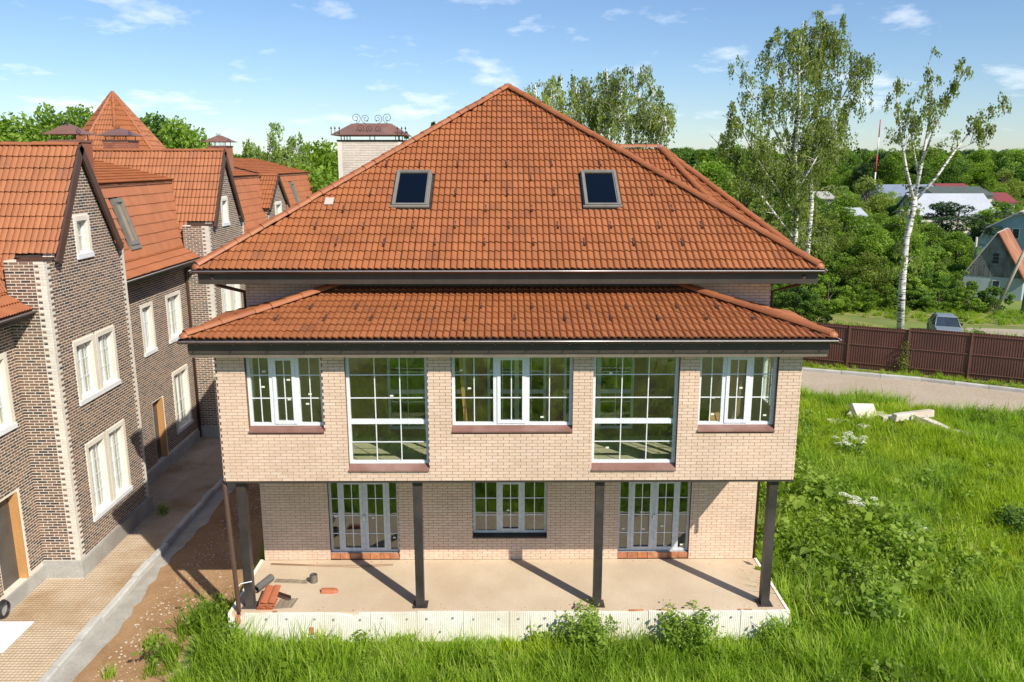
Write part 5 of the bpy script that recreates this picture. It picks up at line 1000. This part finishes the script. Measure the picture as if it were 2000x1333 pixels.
leafy_plant('weed', -11.2, 24.6, .35, .25, 10, 160, .09, 'leaf_fresh', 'small green weed growing at the foot of the near townhouse plinth', 'weed', None, 55)
for i, (x, y, h, lb) in enumerate(((8.2, 21.2, 1.2, 'leafy bramble bush right of the terrace corner column'), (9.7, 19.3, .95, 'dark low bush right of the white plinth corner'), (8.0, 24.6, 1.5, 'leafy bush close to the right house wall'), (10.2, 22.9, .95, 'leafy bush below the lower white flowers'), (15.9, 22.8, 1.0, 'dark wind-blown tussock at the right edge of the meadow'))):
    leafy_plant('weed_bush', x, y, h, .95, 44, 1500, .13, 'leaf_lime' if i in (0, 2, 3) else 'leaf_fresh' if i != 4 else 'leaf_deep', lb, 'bush', None, 60+i)
def burdock(x, y, h, lb, seed):
    r = np.random.default_rng(seed); T = thing('burdock', (x, y, 0), lb, 'plant', 'big-leaved burdocks'); m = MB(); n = 26
    for i in range(n):
        a = r.uniform(0, 6.28); q = .65*math.sqrt(r.uniform(0, 1)); hh = h*r.uniform(.4, 1); c = np.array([x + q*math.cos(a), y + q*math.sin(a), hh]); s = r.uniform(.10, .20); d = np.array([math.cos(a), math.sin(a), -.25]); sd_ = np.array([-math.sin(a), math.cos(a), 0]); up = np.array([0, 0, 1.0])
        pts = [c - d*s*.7, c - d*s*.5 + sd_*s*.6 + up*.02, c + sd_*s*.85 + up*.03, c + d*s*.7 + sd_*s*.45, c + d*s*1.2 - up*.04, c + d*s*.7 - sd_*s*.45, c - sd_*s*.85 + up*.03, c - d*s*.5 - sd_*s*.6 + up*.02]
        me = MB().add(pts, [(0, 1, 2, 3), (0, 3, 4, 5), (0, 5, 6, 7)]).mesh('leaf', 'leaf_fresh'); at_ = me.attributes.new('tint', 'FLOAT', 'POINT'); at_.data.foreach_set('value', np.full(8, np.clip(.55 + r.normal(0, .2), 0, 1), np.float32)); link('leaf', me, T); m.tube([(x, y, 0), c], .008, 4, False)
    m.build('stems', 'leaf_deep_stem', T)
for i, (px, py, h, lb) in enumerate(((1560, 985, 1.0, 'big-leaved burdock left of the lower white flowers'), (1600, 965, 1.0, 'big-leaved burdock just above the lower white flowers'), (1585, 1085, .9, 'big-leaved burdock low beside the terrace bushes'))):
    p = pixel(px, py, z=h*.7); burdock(p[0], p[1], h, lb, 70+i)
def hogweed(x, y, h, n, lb, seed):
    r = np.random.default_rng(seed); T = thing('flowering_hogweed', (x, y, 0), lb, 'flower', 'white umbel flowers'); m = MB()
    for i in range(n):
        a = r.uniform(0, 6.28); q = .62*math.sqrt(r.uniform(0, 1)); hh = h*r.uniform(.72, 1.05); c = np.array([x + q*math.cos(a), y + q*math.sin(a), hh]); m.tube([(x + q*.4*math.cos(a), y + q*.4*math.sin(a), 0), c], [.012, .006], 5, False)
        k = 60; b = r.uniform(0, 6.28, k); rr = .13*np.sqrt(r.uniform(0, 1, k)); P = np.c_[c[0] + rr*np.cos(b), c[1] + rr*np.sin(b), c[2] - rr*rr*3 + r.normal(0, .006, k)]; link('umbel', leaf_mesh('umbel', P, .045, 'flower_white', r.uniform(0, 1, k), .8, 2.5, None, r), T)
    m.build('stems', 'leaf_deep_stem', T); k = 260; P = np.c_[x + r.normal(0, .35, k), y + r.normal(0, .35, k), h*r.uniform(.1, .75, k)]; link('foliage', leaf_mesh('hog_leaf', P, .16, 'leaf_fresh', np.clip(r.normal(.5, .2, k), 0, 1), .7, .6, None, r), T)
p = pixel(1660, 860, z=.9); hogweed(p[0], p[1], 1.1, 16, 'upper clump of white umbel flowers near the concrete rubble', 80)
p = pixel(1678, 985, z=.9); hogweed(p[0], p[1], 1.1, 15, 'lower clump of white umbel flowers beside the burdock', 81)
p = pixel(1766, 1024, z=.8); hogweed(p[0], p[1], .9, 3, 'single small white umbel in the meadow grass', 82)
# ================================================================ fence, car, village, small things
pm('fence_metal', (.095, .038, .030), (.12, .05, .040), 1.2, .45, c3=(.085, .036, .03))
pm('fence_post', (.14, .060, .045), (.17, .075, .055), 2, .5)
pm('car_paint', (.24, .28, .32), (.27, .31, .35), 2, .3, metal=.2)
pm('rubber', (.015, .015, .016), None, 5, .8); pm('plastic_dark', (.02, .02, .022), None, 5, .6)
pm('cottage_wall', (.36, .44, .46), (.42, .48, .48), 1.5, .9, c3=(.30, .36, .37))
pm('old_boards', (.20, .21, .20), (.10, .105, .10), 2.5, .9, stretch=(1, 1, .25), c3=(.26, .32, .31))
pm('rust_roof', (.34, .13, .06), (.26, .095, .05), 2, .7, c3=(.40, .18, .09))
pm('blue_boards', (.24, .36, .44), (.27, .40, .48), 1.5, .8)
pm('zinc_roof', (.46, .45, .42), (.40, .38, .35), 1.5, .6)
pm('white_roof', (.42, .45, .50), (.48, .51, .55), .6, .6)
pm('blue_grey_roof', (.20, .24, .32), (.24, .28, .36), .8, .55); pm('dark_green_roof', (.085, .11, .09), (.11, .13, .11), 1, .6)
pm('maroon_roof', (.22, .045, .05), (.26, .06, .06), 1.5, .6); pm('pale_wall', (.60, .56, .48), (.66, .62, .55), 1, .8)
pm('pole_concrete', (.38, .34, .28), (.44, .40, .33), 2, .9); pm('mast_red', (.55, .06, .05), None, 2, .6); pm('mast_white', (.75, .75, .74), None, 2, .6)
pm('concrete_block', (.58, .52, .44), (.66, .61, .54), 2, .95, bump=.5, bscale=14, c3=(.48, .40, .32))
pm('asphalt_roll', (.10, .098, .092), (.15, .145, .135), 5, .8, bump=.4, bscale=40); pm('wire', (.16, .15, .14), (.26, .22, .18), 4, .6, metal=.5)
pm('terracotta', (.40, .125, .055), (.46, .15, .07), 3, .65, bump=.2); pm('white_board', (.78, .79, .80), (.82, .82, .82), 2, .5); pm('hose', (.03, .03, .032), None, 5, .5)
fence = thing('metal_fence', (21.6, 42.3, 0), 'long dark brown corrugated metal fence along the road', 'fence')
fa, fb = V3((9.5, 48.0, 0)), V3((36.2, 35.2, 0)); fd = fb-fa; fL = np.linalg.norm(fd); fd /= fL; fn_ = V3((-fd[1], fd[0], 0)); fn_ = -fn_ if fn_[1] > 0 else fn_
t0 = (V3((21.62, 42.22, 0))-fa)@fd; pitch_ = 2.95; k0 = -int(t0//pitch_)
xs = []; o = 0; prof = [(0, 0), (.028, 0), (.042, .02), (.078, .02), (.092, 0)]
for k in range(k0, 7):
    a = t0 + k*pitch_; top = 2.42 if k < 0 else 2.52
    if a + pitch_ > fL: break
    P0 = fa + fd*a; m = MB(); vs = []; n = int(pitch_/.12)
    for i in range(n):
        for (u, d) in prof: vs.append((i*pitch_/n + u*pitch_/n/.12, d))
    vs.append((pitch_, 0)); V = [P0 + fd*u - fn_*(.06-d) for u, d in vs]; N = len(V)
    m.add([q + V3((0, 0, .06)) for q in V] + [q + V3((0, 0, top)) for q in V], [(i, i+1, N+i+1, N+i) for i in range(N-1)]); pn = m.build('panel', 'fence_metal', fence)
    f = (P0, fd, Z_, fn_)
    m = MB(); m.fbox(f, -.04, .04, -.1, top-.02, -.03, .05); m.build('post', 'fence_post', fence)
    for z in (.35, 1.38, top-.14): MB().fbox(f, .045, pitch_-.045, z-.02, z+.02, -.035, .0).build('rail', 'fence_post', fence)
# ivy on the fence post
r = np.random.default_rng(91); P0 = fa + fd*t0 + fn_*.08; k = 420; zz_ = r.uniform(.1, 2.3, k); iv = thing('ivy', tuple(P0), 'leafy climber hanging on the fence post where the panels step up', 'climber')
MB().tube([P0, P0 + V3((0, 0, 2.3))], .008, 5).build('stems', 'bark_brown', iv); link('foliage', leaf_mesh('ivy_leaf', np.c_[P0[0] + r.normal(-.12, .16, k), P0[1] + r.normal(0, .06, k), zz_*r.uniform(.2, 1, k)], .09, 'leaf_birch', r.uniform(.4, 1, k), .7, .2, None, r), iv)
# parked car, mostly behind the fence
car = thing('parked_car', (28.7, 51.2, 0), 'old blue-grey car parked behind the fence, only its roof and windscreen showing', 'car')
ca = R(-111); cR = Matrix.Translation((28.7, 51.6, 0)) @ Matrix.Rotation(ca, 4, 'Z')
def cpart(m, name, mat, parent=None):
    m.v = [tuple(cR @ Vector(p)) for p in m.v]; return m.build(name, mat, parent or car)
def loft(secs):
    m = MB(); n = len(secs[0]); vs = [p for s in secs for p in s]; m.add(vs, [(i*n+k, i*n+(k+1) % n, (i+1)*n+(k+1) % n, (i+1)*n+k) for i in range(len(secs)-1) for k in range(n)]); m.add(secs[0], [tuple(range(n))[::-1]]); m.add(secs[-1], [tuple(range(n))]); return m
def csec(x, w, z0, z1, tw): return [(x, -w, z0), (x, w, z0), (x, w*1.0, z0 + (z1-z0)*.6), (x, w*tw, z1), (x, -w*tw, z1), (x, -w, z0 + (z1-z0)*.6)]
body = cpart(loft([csec(-2.15, .74, .36, .70, .9), csec(-2.0, .82, .28, .86, .9), csec(-1.0, .84, .25, .93, .92), csec(0, .84, .25, .94, .93), csec(1.0, .84, .25, .92, .92), csec(1.95, .80, .28, .82, .9), csec(2.15, .70, .36, .66, .9)]), 'body', 'car_paint')
def gsec(x, w, tw, z1): return [(x, -w, .90), (x, w, .90), (x, w*tw, z1), (x, -w*tw, z1)]
cab = cpart(loft([[(-1.55, -.70, .91), (-1.55, .70, .91), (-1.0, .56, 1.36), (-1.0, -.56, 1.36)], [(1.15, -.72, .91), (1.15, .72, .91), (.35, .57, 1.38), (.35, -.57, 1.38)]]), 'cabin_glass', 'dark_glass_car') if False else None
pm('car_glass', (.03, .045, .06), (.04, .06, .08), 2, .08)
cab = cpart(loft([[(-1.55, -.70, .91), (-1.55, .70, .91), (-1.0, .56, 1.34), (-1.0, -.56, 1.34)], [(1.15, -.72, .91), (1.15, .72, .91), (.35, .57, 1.36), (.35, -.57, 1.36)]]), 'cabin', 'car_glass')
m = MB(); m.add([(-1.05, -.58, 1.345), (-1.05, .58, 1.345), (.40, .59, 1.365), (.40, -.59, 1.365), (-.9, -.5, 1.42), (-.9, .5, 1.42), (.2, .5, 1.43), (.2, -.5, 1.43)], [(4, 5, 6, 7), (0, 1, 5, 4), (1, 2, 6, 5), (2, 3, 7, 6), (3, 0, 4, 7), (3, 2, 1, 0)]); cpart(m, 'roof', 'car_paint')
m = MB()
for s in (-1, 1):
    for (a, b) in (((1.17, .73*s, .91), (.38, .585*s, 1.36)), ((-1.57, .71*s, .91), (-1.03, .575*s, 1.345)), ((-.25, .735*s, .91), (-.3, .59*s, 1.355))): m.tube([a, b], .03, 6)
cpart(m, 'window_pillars', 'car_paint')
for s in (-1, 1):
    m = MB(); m.box(.70, .84, .80*s-.09, .80*s+.09, .95, 1.09); cpart(m, 'mirror', 'plastic_dark'); 
    for x in (-1.3, 1.35):
        m = MB(); m.tube([(x, s*.70, .31), (x, s*.86, .31)], .31, 18); wl = cpart(m, 'wheel', 'rubber'); m = MB(); m.tube([(x, s*.861, .31), (x, s*.875, .31)], .19, 14); cpart(m, 'rim', 'zinc_roof', wl)
    m = MB(); m.box(2.08, 2.17, s*.56-.13, s*.56+.13, .52, .64); cpart(m, 'headlight', 'white_frame'); m = MB(); m.box(-2.17, -2.08, s*.56-.13, s*.56+.13, .52, .66); cpart(m, 'tail_light', 'mast_red')
# weathered cottage
def house_box(T, x0, x1, y0, y1, z1, zr, wall, roofm, ov=.3, ridge='y', gable=None):
    """ridge along y: gable faces the viewer"""
    xm = (x0+x1)/2; MB().box(x0, x1, y0, y1, 0, z1).build('wall', wall, T); g = .02
    MB().prism([(x0+.01, y0+.01, z1), (x1-.01, y0+.01, z1), (xm, y0+.01, zr-.05)], (0, y1-y0-.02, 0)).build('gable', gable or wall, T)
    for s in (-1, 1):
        a = V3((x0 if s < 0 else x1, 0, z1)); d = V3((xm, 0, zr))-a; L = np.linalg.norm(d); d /= L; nrm = V3((d[2], 0, -d[0]))*(1 if s > 0 else -1); nrm = nrm if nrm[2] > 0 else -nrm; e = a - d*ov
        p = [e + V3((0, y0-ov, 0)), V3((xm, y0-ov, zr)), V3((xm, y1+ov, zr)), e + V3((0, y1+ov, 0))]; m = MB(); m.hexa([q for q in p] + [q + nrm*.09 for q in p]); m.build('roof_slope', roofm if s > 0 or roofm != 'rust_roof' else 'zinc_roof', T)
cot = thing('cottage', (40.6, 66.5, 0), 'small weathered wooden cottage with steep rust-edged gable at the right', 'cottage')
house_box(cot, 38.35, 42.7, 66.5, 72, 1.85, 5.5, 'cottage_wall', 'rust_roof', .32, gable='old_boards')
f = frame((0, 66.5, 0), X_, Z_, -Y_)
for i in range(22):       # vertical boards under the gable window line
    x = 38.5 + i*.19; zt_ = min(2.75, 1.85 + (x-38.35)*1.62 if x < 40.5 else 1.85 + (42.7-x)*1.62)
    if zt_ > 2.0: MB().fbox(f, x, x+.17, 1.86, zt_, -.0, .03 + .008*(i % 2)).build('board', 'old_boards', cot)
for i in range(12):
    z = 2.78 + i*.2; hw = (5.35-z)/ (5.5-1.85)*2.17
    if hw > .1: MB().fbox(f, 40.52-hw, 40.52+hw, z, z+.185, .0, .03 + .006*(i % 2)).build('board', 'old_boards', cot)
m = MB(); m.fbox(f, 40.3, 40.85, 2.95, 3.85, .04, .09); wq = m.build('window', 'old_boards', cot)
for a, b in ((2.99, 3.24), (3.28, 3.52), (3.56, 3.81)): MB().fbox(f, 40.36, 40.79, a, b, .091, .095).build('pane', 'iron', wq)
m = MB(); m.fbox(f, 40.5, 41.1, .65, 1.6, .0, .05); wq = m.build('window', 'pale_wall', cot); MB().fbox(f, 40.57, 41.03, .72, 1.53, .051, .056).build('pane', 'car_glass', wq)
cot.rotation_euler.z = R(-38)
MB().tube([(38.9, 67.2, 2.5), (38.9, 67.2, 5.0)], .09, 8).build('stove_pipe', 'zinc_roof', cot)
pf = thing('plank_fence', (36.8, 67.5, 0), 'short grey plank fence beside the weathered cottage', 'fence')
for i in range(18): x = 35.2 + i*.17; MB().box(x, x+.15, 67.6, 67.63, 0, 1.55 + random.uniform(-.08, .08)).build('plank', 'old_boards', pf)
bl = thing('blue_house', (51, 84, 0), 'blue boarded house with grey gambrel roof behind the cottage', 'house')
x0, x1, y0, y1 = 49.6, 56.8, 82, 88; xm = 53.2; P = [(x0, 2.7), (x0+.8, 4.6), (xm, 6.3), (x1-.8, 4.6), (x1, 2.7)]
MB().box(x0+.1, x1-.1, y0, y1, 0, 2.9).build('wall', 'blue_boards', bl); MB().prism([(x, y0, z) for x, z in P], (0, y1-y0, 0)).build('gable', 'blue_boards', bl)
for (a, b) in zip(P[:-1], P[1:]):
    a3, b3 = V3((a[0], 0, a[1])), V3((b[0], 0, b[1])); d = b3-a3; nn = V3((-d[2], 0, d[0])); nn /= np.linalg.norm(nn); p = [a3 + V3((0, y0-.4, 0)), b3 + V3((0, y0-.4, 0)), b3 + V3((0, y1+.4, 0)), a3 + V3((0, y1+.4, 0))]; m = MB(); m.hexa([q + nn*.01 for q in p] + [q + nn*.14 for q in p]); m.build('roof_slope', 'zinc_roof', bl)
f = frame((0, y0, 0), X_, Z_, -Y_); m = MB(); m.fbox(f, 52.6, 53.3, 3.6, 4.7, .0, .05); wq = m.build('window', 'pale_wall', bl); MB().fbox(f, 52.68, 53.22, 3.68, 4.62, .051, .056).build('pane', 'car_glass', wq)
bl.rotation_euler.z = R(-40)
# village roofs further off: ridge along x, slope towards the viewer
def barn(px0, px1, pyr, pye, Y, roofm, wall, label, name='barn', depth=5.0):
    x0, x1 = at(px0, Y), at(px1, Y); zr = hgt(pyr, Y + depth); ze = hgt(pye, Y); T = thing(name, ((x0+x1)/2, Y+depth, 0), label, 'building', 'village roofs')
    MB().box(x0+.3, x1-.3, Y+.4, Y+2*depth-.4, 0, ze).build('wall', wall, T); MB().prism([(x0+.3, Y+.4, ze), (x0+.3, Y+depth, zr-.1), (x0+.3, Y+2*depth-.4, ze)], (x1-x0-.6, 0, 0)).build('gable', wall, T)
    for s in (0, 1):
        ya = Y if s == 0 else Y+2*depth; d = V3((0, Y+depth-ya, zr-ze)); nn = V3((0, -d[2], d[1])) if s == 0 else V3((0, d[2], -d[1])); nn /= np.linalg.norm(nn); p = [V3((x0, ya, ze)), V3((x1, ya, ze)), V3((x1, Y+depth, zr)), V3((x0, Y+depth, zr))]; m = MB(); m.hexa([q for q in p] + [q + nn*.12 for q in p]); m.build('roof_slope', roofm, T)
    return T
barn(1808, 1966, 380, 424, 104, 'white_roof', 'pale_wall', 'large barn with broad pale white roof behind the pine', depth=4.2)
T = barn(1836, 1954, 366, 384, 126, 'dark_green_roof', 'pale_wall', 'building with dark green roof just behind the white roofed barn')
T = barn(1736, 1856, 362, 392, 138, 'blue_grey_roof', 'pale_wall', 'long building with blue-grey metal roof left of the white roof')
barn(1848, 1912, 360, 376, 150, 'maroon_roof', 'pale_wall', 'house with maroon roof peeking above the green roof', 'village_house', 4)
barn(1962, 2000, 378, 398, 128, 'maroon_roof', 'pale_wall', 'small house with dark red roof at the right edge', 'village_house', 3.5)
barn(1588, 1640, 376, 390, 118, 'zinc_roof', 'pale_wall', 'low pale shed behind the double birch', 'shed', 3)
barn(1672, 1706, 408, 424, 96, 'white_roof', 'pale_wall', 'small shed with light grey roof left of the birch trunk', 'shed', 2.4)
barn(1785, 1805, 412, 420, 96, 'zinc_roof', 'pale_wall', 'tiny tin roofed shed just right of the birch fork', 'shed', 2)
barn(1960, 2010, 438, 462, 100, 'white_roof', 'pale_wall', 'shed with pale blue tin roof above the cottage at the right edge', 'shed', 3)
# radio mast
mx = at(1712, 150); ms = thing('radio_mast', (mx, 150, 0), 'thin red and white radio mast beyond the trees left of the single birch', 'mast')
for i in range(6): z0_ = i*3.1; MB().tube([(mx, 150, z0_), (mx, 150, z0_+3.1)], [.16-.012*i, .15-.012*i], 6).build('section', 'mast_red' if i % 2 else 'mast_white', ms)
# leaning utility pole
up = thing('utility_pole', (pixel(1958, 600, y=60)[0], 60, 0), 'leaning pale concrete pole propped in front of the cottage', 'pole')
a, b = pixel(1948, 600, y=60), pixel(2030, 430, y=60); MB().tube([a - (b-a)*.05, b], [.14, .11], 8).build('pole', 'pole_concrete', up)
MB().tube([(pixel(1998, 600, y=58)[0], 58, 0), (pixel(2004, 600, y=58)[0], 58, 8.5)], [.13, .1], 8).build('upright', 'old_boards', up)
m = MB(); a, b = V3((pixel(2003, 470, y=58)[0], 58, 7.6)), V3((-2, 75, 7.0))
m.tube([a + (b-a)*t - V3((0, 0, 6*t*(1-t))) for t in np.linspace(0, 1, 18)], .022, 5); tag(m.build('power_line', 'iron'), 'thin black cable sagging across the trees from the right edge', 'cable')
# concrete rubble in the meadow
def slab(px, py, L, W_, H, yaw, tx, ty, lb, z=.25):
    p = pixel(px, py, z=z+.2); m = MB(); n_ = 8; j = lambda s: random.uniform(-s, s)
    m.hexa([(-L/2+j(.06), -W_/2+j(.06), -H/2), (L/2+j(.06), -W_/2+j(.06), -H/2), (L/2+j(.06), W_/2+j(.06), -H/2), (-L/2+j(.06), W_/2+j(.06), -H/2), (-L/2+j(.1), -W_/2+j(.08), H/2), (L/2+j(.1), -W_/2+j(.08), H/2+j(.04)), (L/2+j(.1), W_/2+j(.08), H/2), (-L/2+j(.1), W_/2+j(.08), H/2+j(.04))])
    o = link('concrete_chunk', m.mesh('concrete_chunk', 'concrete_block'), None, Matrix.Translation((p[0], p[1], z+.02)) @ Matrix.Rotation(yaw, 4, 'Z') @ Matrix.Rotation(tx, 4, 'X') @ Matrix.Rotation(ty, 4, 'Y')); b = o.modifiers.new('bevel', 'BEVEL'); b.width = .035; b.segments = 2; tag(o, lb, 'rubble', 'concrete rubble by the road')
slab(1690, 800, 1.15, .9, .28, .3, R(52), .1, 'upright slab of pale concrete leaning at the left of the rubble', .45); slab(1672, 805, .7, .6, .3, 1.0, R(30), .2, 'short pale concrete chunk left of the upright slab', .3)
slab(1715, 808, 1.0, .5, .3, .2, R(10), .1, 'low concrete block right of the upright slab', .25); slab(1752, 812, 1.4, .5, .35, .1, 0, .06, 'grey concrete beam lying in the middle of the rubble', .3); slab(1782, 803, 1.8, .35, .3, .12, 0, -.08, 'long rounded concrete pipe piece on top of the rubble', .62)
slab(1820, 822, 1.4, .3, .35, -.75, 0, .25, 'tilted concrete beam at the right end of the rubble', .35); slab(1645, 818, 1.2, .5, .2, .1, 0, 0, 'flat ochre stone slab half hidden in the grass, left of the rubble', .15); slab(1690, 825, .8, .4, .2, .6, .1, .1, 'small broken concrete piece in front of the upright slab', .2)
slab(1870, 838, 1.5, .35, .2, -.6, 0, .05, 'ochre kerb piece in the grass right of the rubble', .15); slab(1905, 852, 1.0, .35, .2, -.7, 0, .05, 'rightmost ochre kerb piece sinking into the grass', .12); slab(1800, 828, .5, .4, .2, .3, .1, .1, 'small stone below the long pipe piece', .2)
# things on the terrace
z = ZT + .003
ts = thing('tile_stack', (-5.72, 17.75, z), 'stack of terracotta roof tiles beside the left column on the terrace', 'tile stack')
Vt, Ft, sm = tile_template(.30, .30, 2, .03, .03); TM = mesh_np('stack_tile', Vt, Ft, 'terracotta', sm)
for row in range(2):
    for i in range(5): link('tile', TM, ts, Matrix.Translation((-5.95 + row*.05, 17.50 + i*.075 + row*.02, z + .035 + row*.11 + i*.012)) @ Matrix.Rotation(R(-90 + 90), 4, 'Z') @ Matrix.Rotation(R(14), 4, 'X') @ Matrix.Scale(1.25, 4, (1, 0, 0)))
    MB().box(-5.95+row*.05, -5.57+row*.05, 17.50, 17.80, z + row*.11, z + .03 + row*.11).build('tile', 'terracotta', ts)
p0, p1 = pixel(500, 1152, z=z+.1), pixel(530, 1128, z=z+.1)
m = MB(); m.tube([p0, p1], .095, 16, False); m.tube([p1, p0], .075, 16, False); rl = m.build('felt_roll', 'asphalt_roll'); tag(rl, 'grey cylindrical roll of felt lying behind the left column', 'roll')
MB().lathe((0, 0, 0), [(0, 0)], 3)
q = pixel(613, 1137, z=z); mr = thing('mesh_roll', tuple(q), 'small upright roll of grey wire mesh standing on the terrace', 'roll')
m = MB(); 
for i in range(8): m.lathe((q[0], q[1], z + i*.026), [(.095+.004*(i % 2), 0), (.10, .012), (.095, .024)], 18)
m.build('coil', 'wire', mr); MB().lathe((q[0], q[1], z), [(.06, .0), (.06, .205)], 16).build('inner_coil', 'wire', mr)
q = pixel(645, 1156, z=z); m = MB(); d = V3((1, -.03, 0)); vs = []
rc = thing('ridge_cap_tile', (q[0], q[1], z), 'loose terracotta ridge end tile lying on the terrace', 'tile')
for (x, r_) in ((-.2, .10), (.08, .105), (.15, .09), (.20, .04)):
    for k in range(9): an = math.pi*k/8; vs.append((q[0]+x, q[1] + r_*math.cos(an), z + r_*math.sin(an)*.9))
m.add(vs, [(i*9+k+1, i*9+k, (i+1)*9+k, (i+1)*9+k+1) for i in range(3) for k in range(8)], True); m.build('shell', 'terracotta', rc); MB().tube([(q[0]-.2, q[1]-.1, z+.008), (q[0]-.2, q[1], z+.1), (q[0]-.2, q[1]+.1, z+.008)], .012, 6).build('rim', 'terracotta', rc)
a, b = pixel(524, 1158, z=z), pixel(566, 1172, z=z); d = (b-a)/np.linalg.norm(b-a); s_ = V3((-d[1], d[0], 0)); m = MB(); m.hexa([a-s_*.05, b-s_*.05, b+s_*.05, a+s_*.05, a-s_*.05+Z_*.012, b-s_*.05+Z_*.012, b+s_*.05+Z_*.012, a+s_*.05+Z_*.012]); m.hexa([a+s_*.04+Z_*.013, b+s_*.04+Z_*.013, b+s_*.05+Z_*.013, a+s_*.05+Z_*.013, a+s_*.04+Z_*.09, b+s_*.04+Z_*.09, b+s_*.05+Z_*.09, a+s_*.05+Z_*.09]); tag(m.build('metal_profile', 'brown_metal'), 'dark brown folded metal strip lying by the tile stack', 'metal strip')
def wire_sheet(name, c, u, v, nu, nv, lb, sag=.02):
    m = MB(); c, u, v = V3(c), V3(u), V3(v)
    for i in range(nu+1): m.tube([c + u*i/nu + Z_*(.01 + sag*math.sin(i)), c + u*i/nu + v + Z_*(.012 + sag*math.cos(i*1.3))], .0035, 4, False)
    for j in range(nv+1): m.tube([c + v*j/nv + Z_*.012, c + v*j/nv + u*.5 + Z_*(.015 + sag*math.sin(j*2.1)), c + v*j/nv + u + Z_*.012], .0035, 4, False)
    tag(m.build(name, 'wire'), lb, 'wire mesh')
a = pixel(535, 1190, z=z); wire_sheet('wire_mesh', (a[0], a[1], z), (.42, .05, 0), (.05, .42, 0), 14, 14, 'square of wire mesh lying between tile stack and metal strip')
a = pixel(535, 1138, z=z); wire_sheet('wire_mesh', (a[0], a[1], z), (.85, -.08, 0), (.03, .16, 0), 22, 5, 'strip of wire mesh unrolled between the felt roll and mesh roll')
m = MB(); 
for dy in (0, .05): m.tube([(-6.25, 19.78-dy, z+.012), (-5.2, 19.70-dy, z+.012), (-3.9, 19.66-dy*2, z+.012), (-3.0, 19.72-dy, z+.012)], .009, 5)
tag(m.build('reinforcing_bars', 'rust_rod'), 'thin rusty bars lying along the foot of the ground floor wall', 'bars')
# brick crumbs and mortar bits on the slab (uncountable)
n = 260; cxs = np.where(rng.random(n) < .6, rng.uniform(-6.3, 6.5, n), rng.choice([-6.3, 6.4], n) + rng.normal(0, .12, n)); cys = np.where(rng.random(n) < .55, 17.48 + np.abs(rng.normal(0, .1, n)), 19.9 - np.abs(rng.normal(0, .07, n))); side = np.abs(cxs) > 6.1; cys[side] = rng.uniform(17.5, 19.9, side.sum())
pebbles('brick_crumbs', np.c_[np.clip(cxs, -6.45, 6.6), cys, np.full(n, ZT)], .006, .03, 'orange brick crumbs strewn along the edges of the terrace slab', 'orange_brick')
# on the path
q = pixel(2, 1155, x=-12.55); m = MB()
for i in range(5): m.tube([(-12.58 + .02*i, q[1] + (.22-.01*i)*math.cos(t), .30 + (.22-.01*i)*math.sin(t)) for t in np.linspace(0, 2*math.pi, 22)], .012, 5, False)
tag(m.build('hose_coil', 'hose'), 'black hose coiled against the townhouse plinth at the left edge', 'hose')
m = MB(); m.box(-12.75, -11.72, 16.9, 18.2, .03, .055); tag(m.build('white_panel', 'white_board'), 'flat white board lying on the path at the left edge', 'board')
wt = MB(); wt.tube([(-6.05, 17.6, 1.45), (-6.3, 17.55, 1.42), (-6.42, 17.45, 1.3)], .012, 5); tag(wt.build('tie_wire', 'white_frame'), 'white tie wire binding the downpipe to the left column', 'wire')
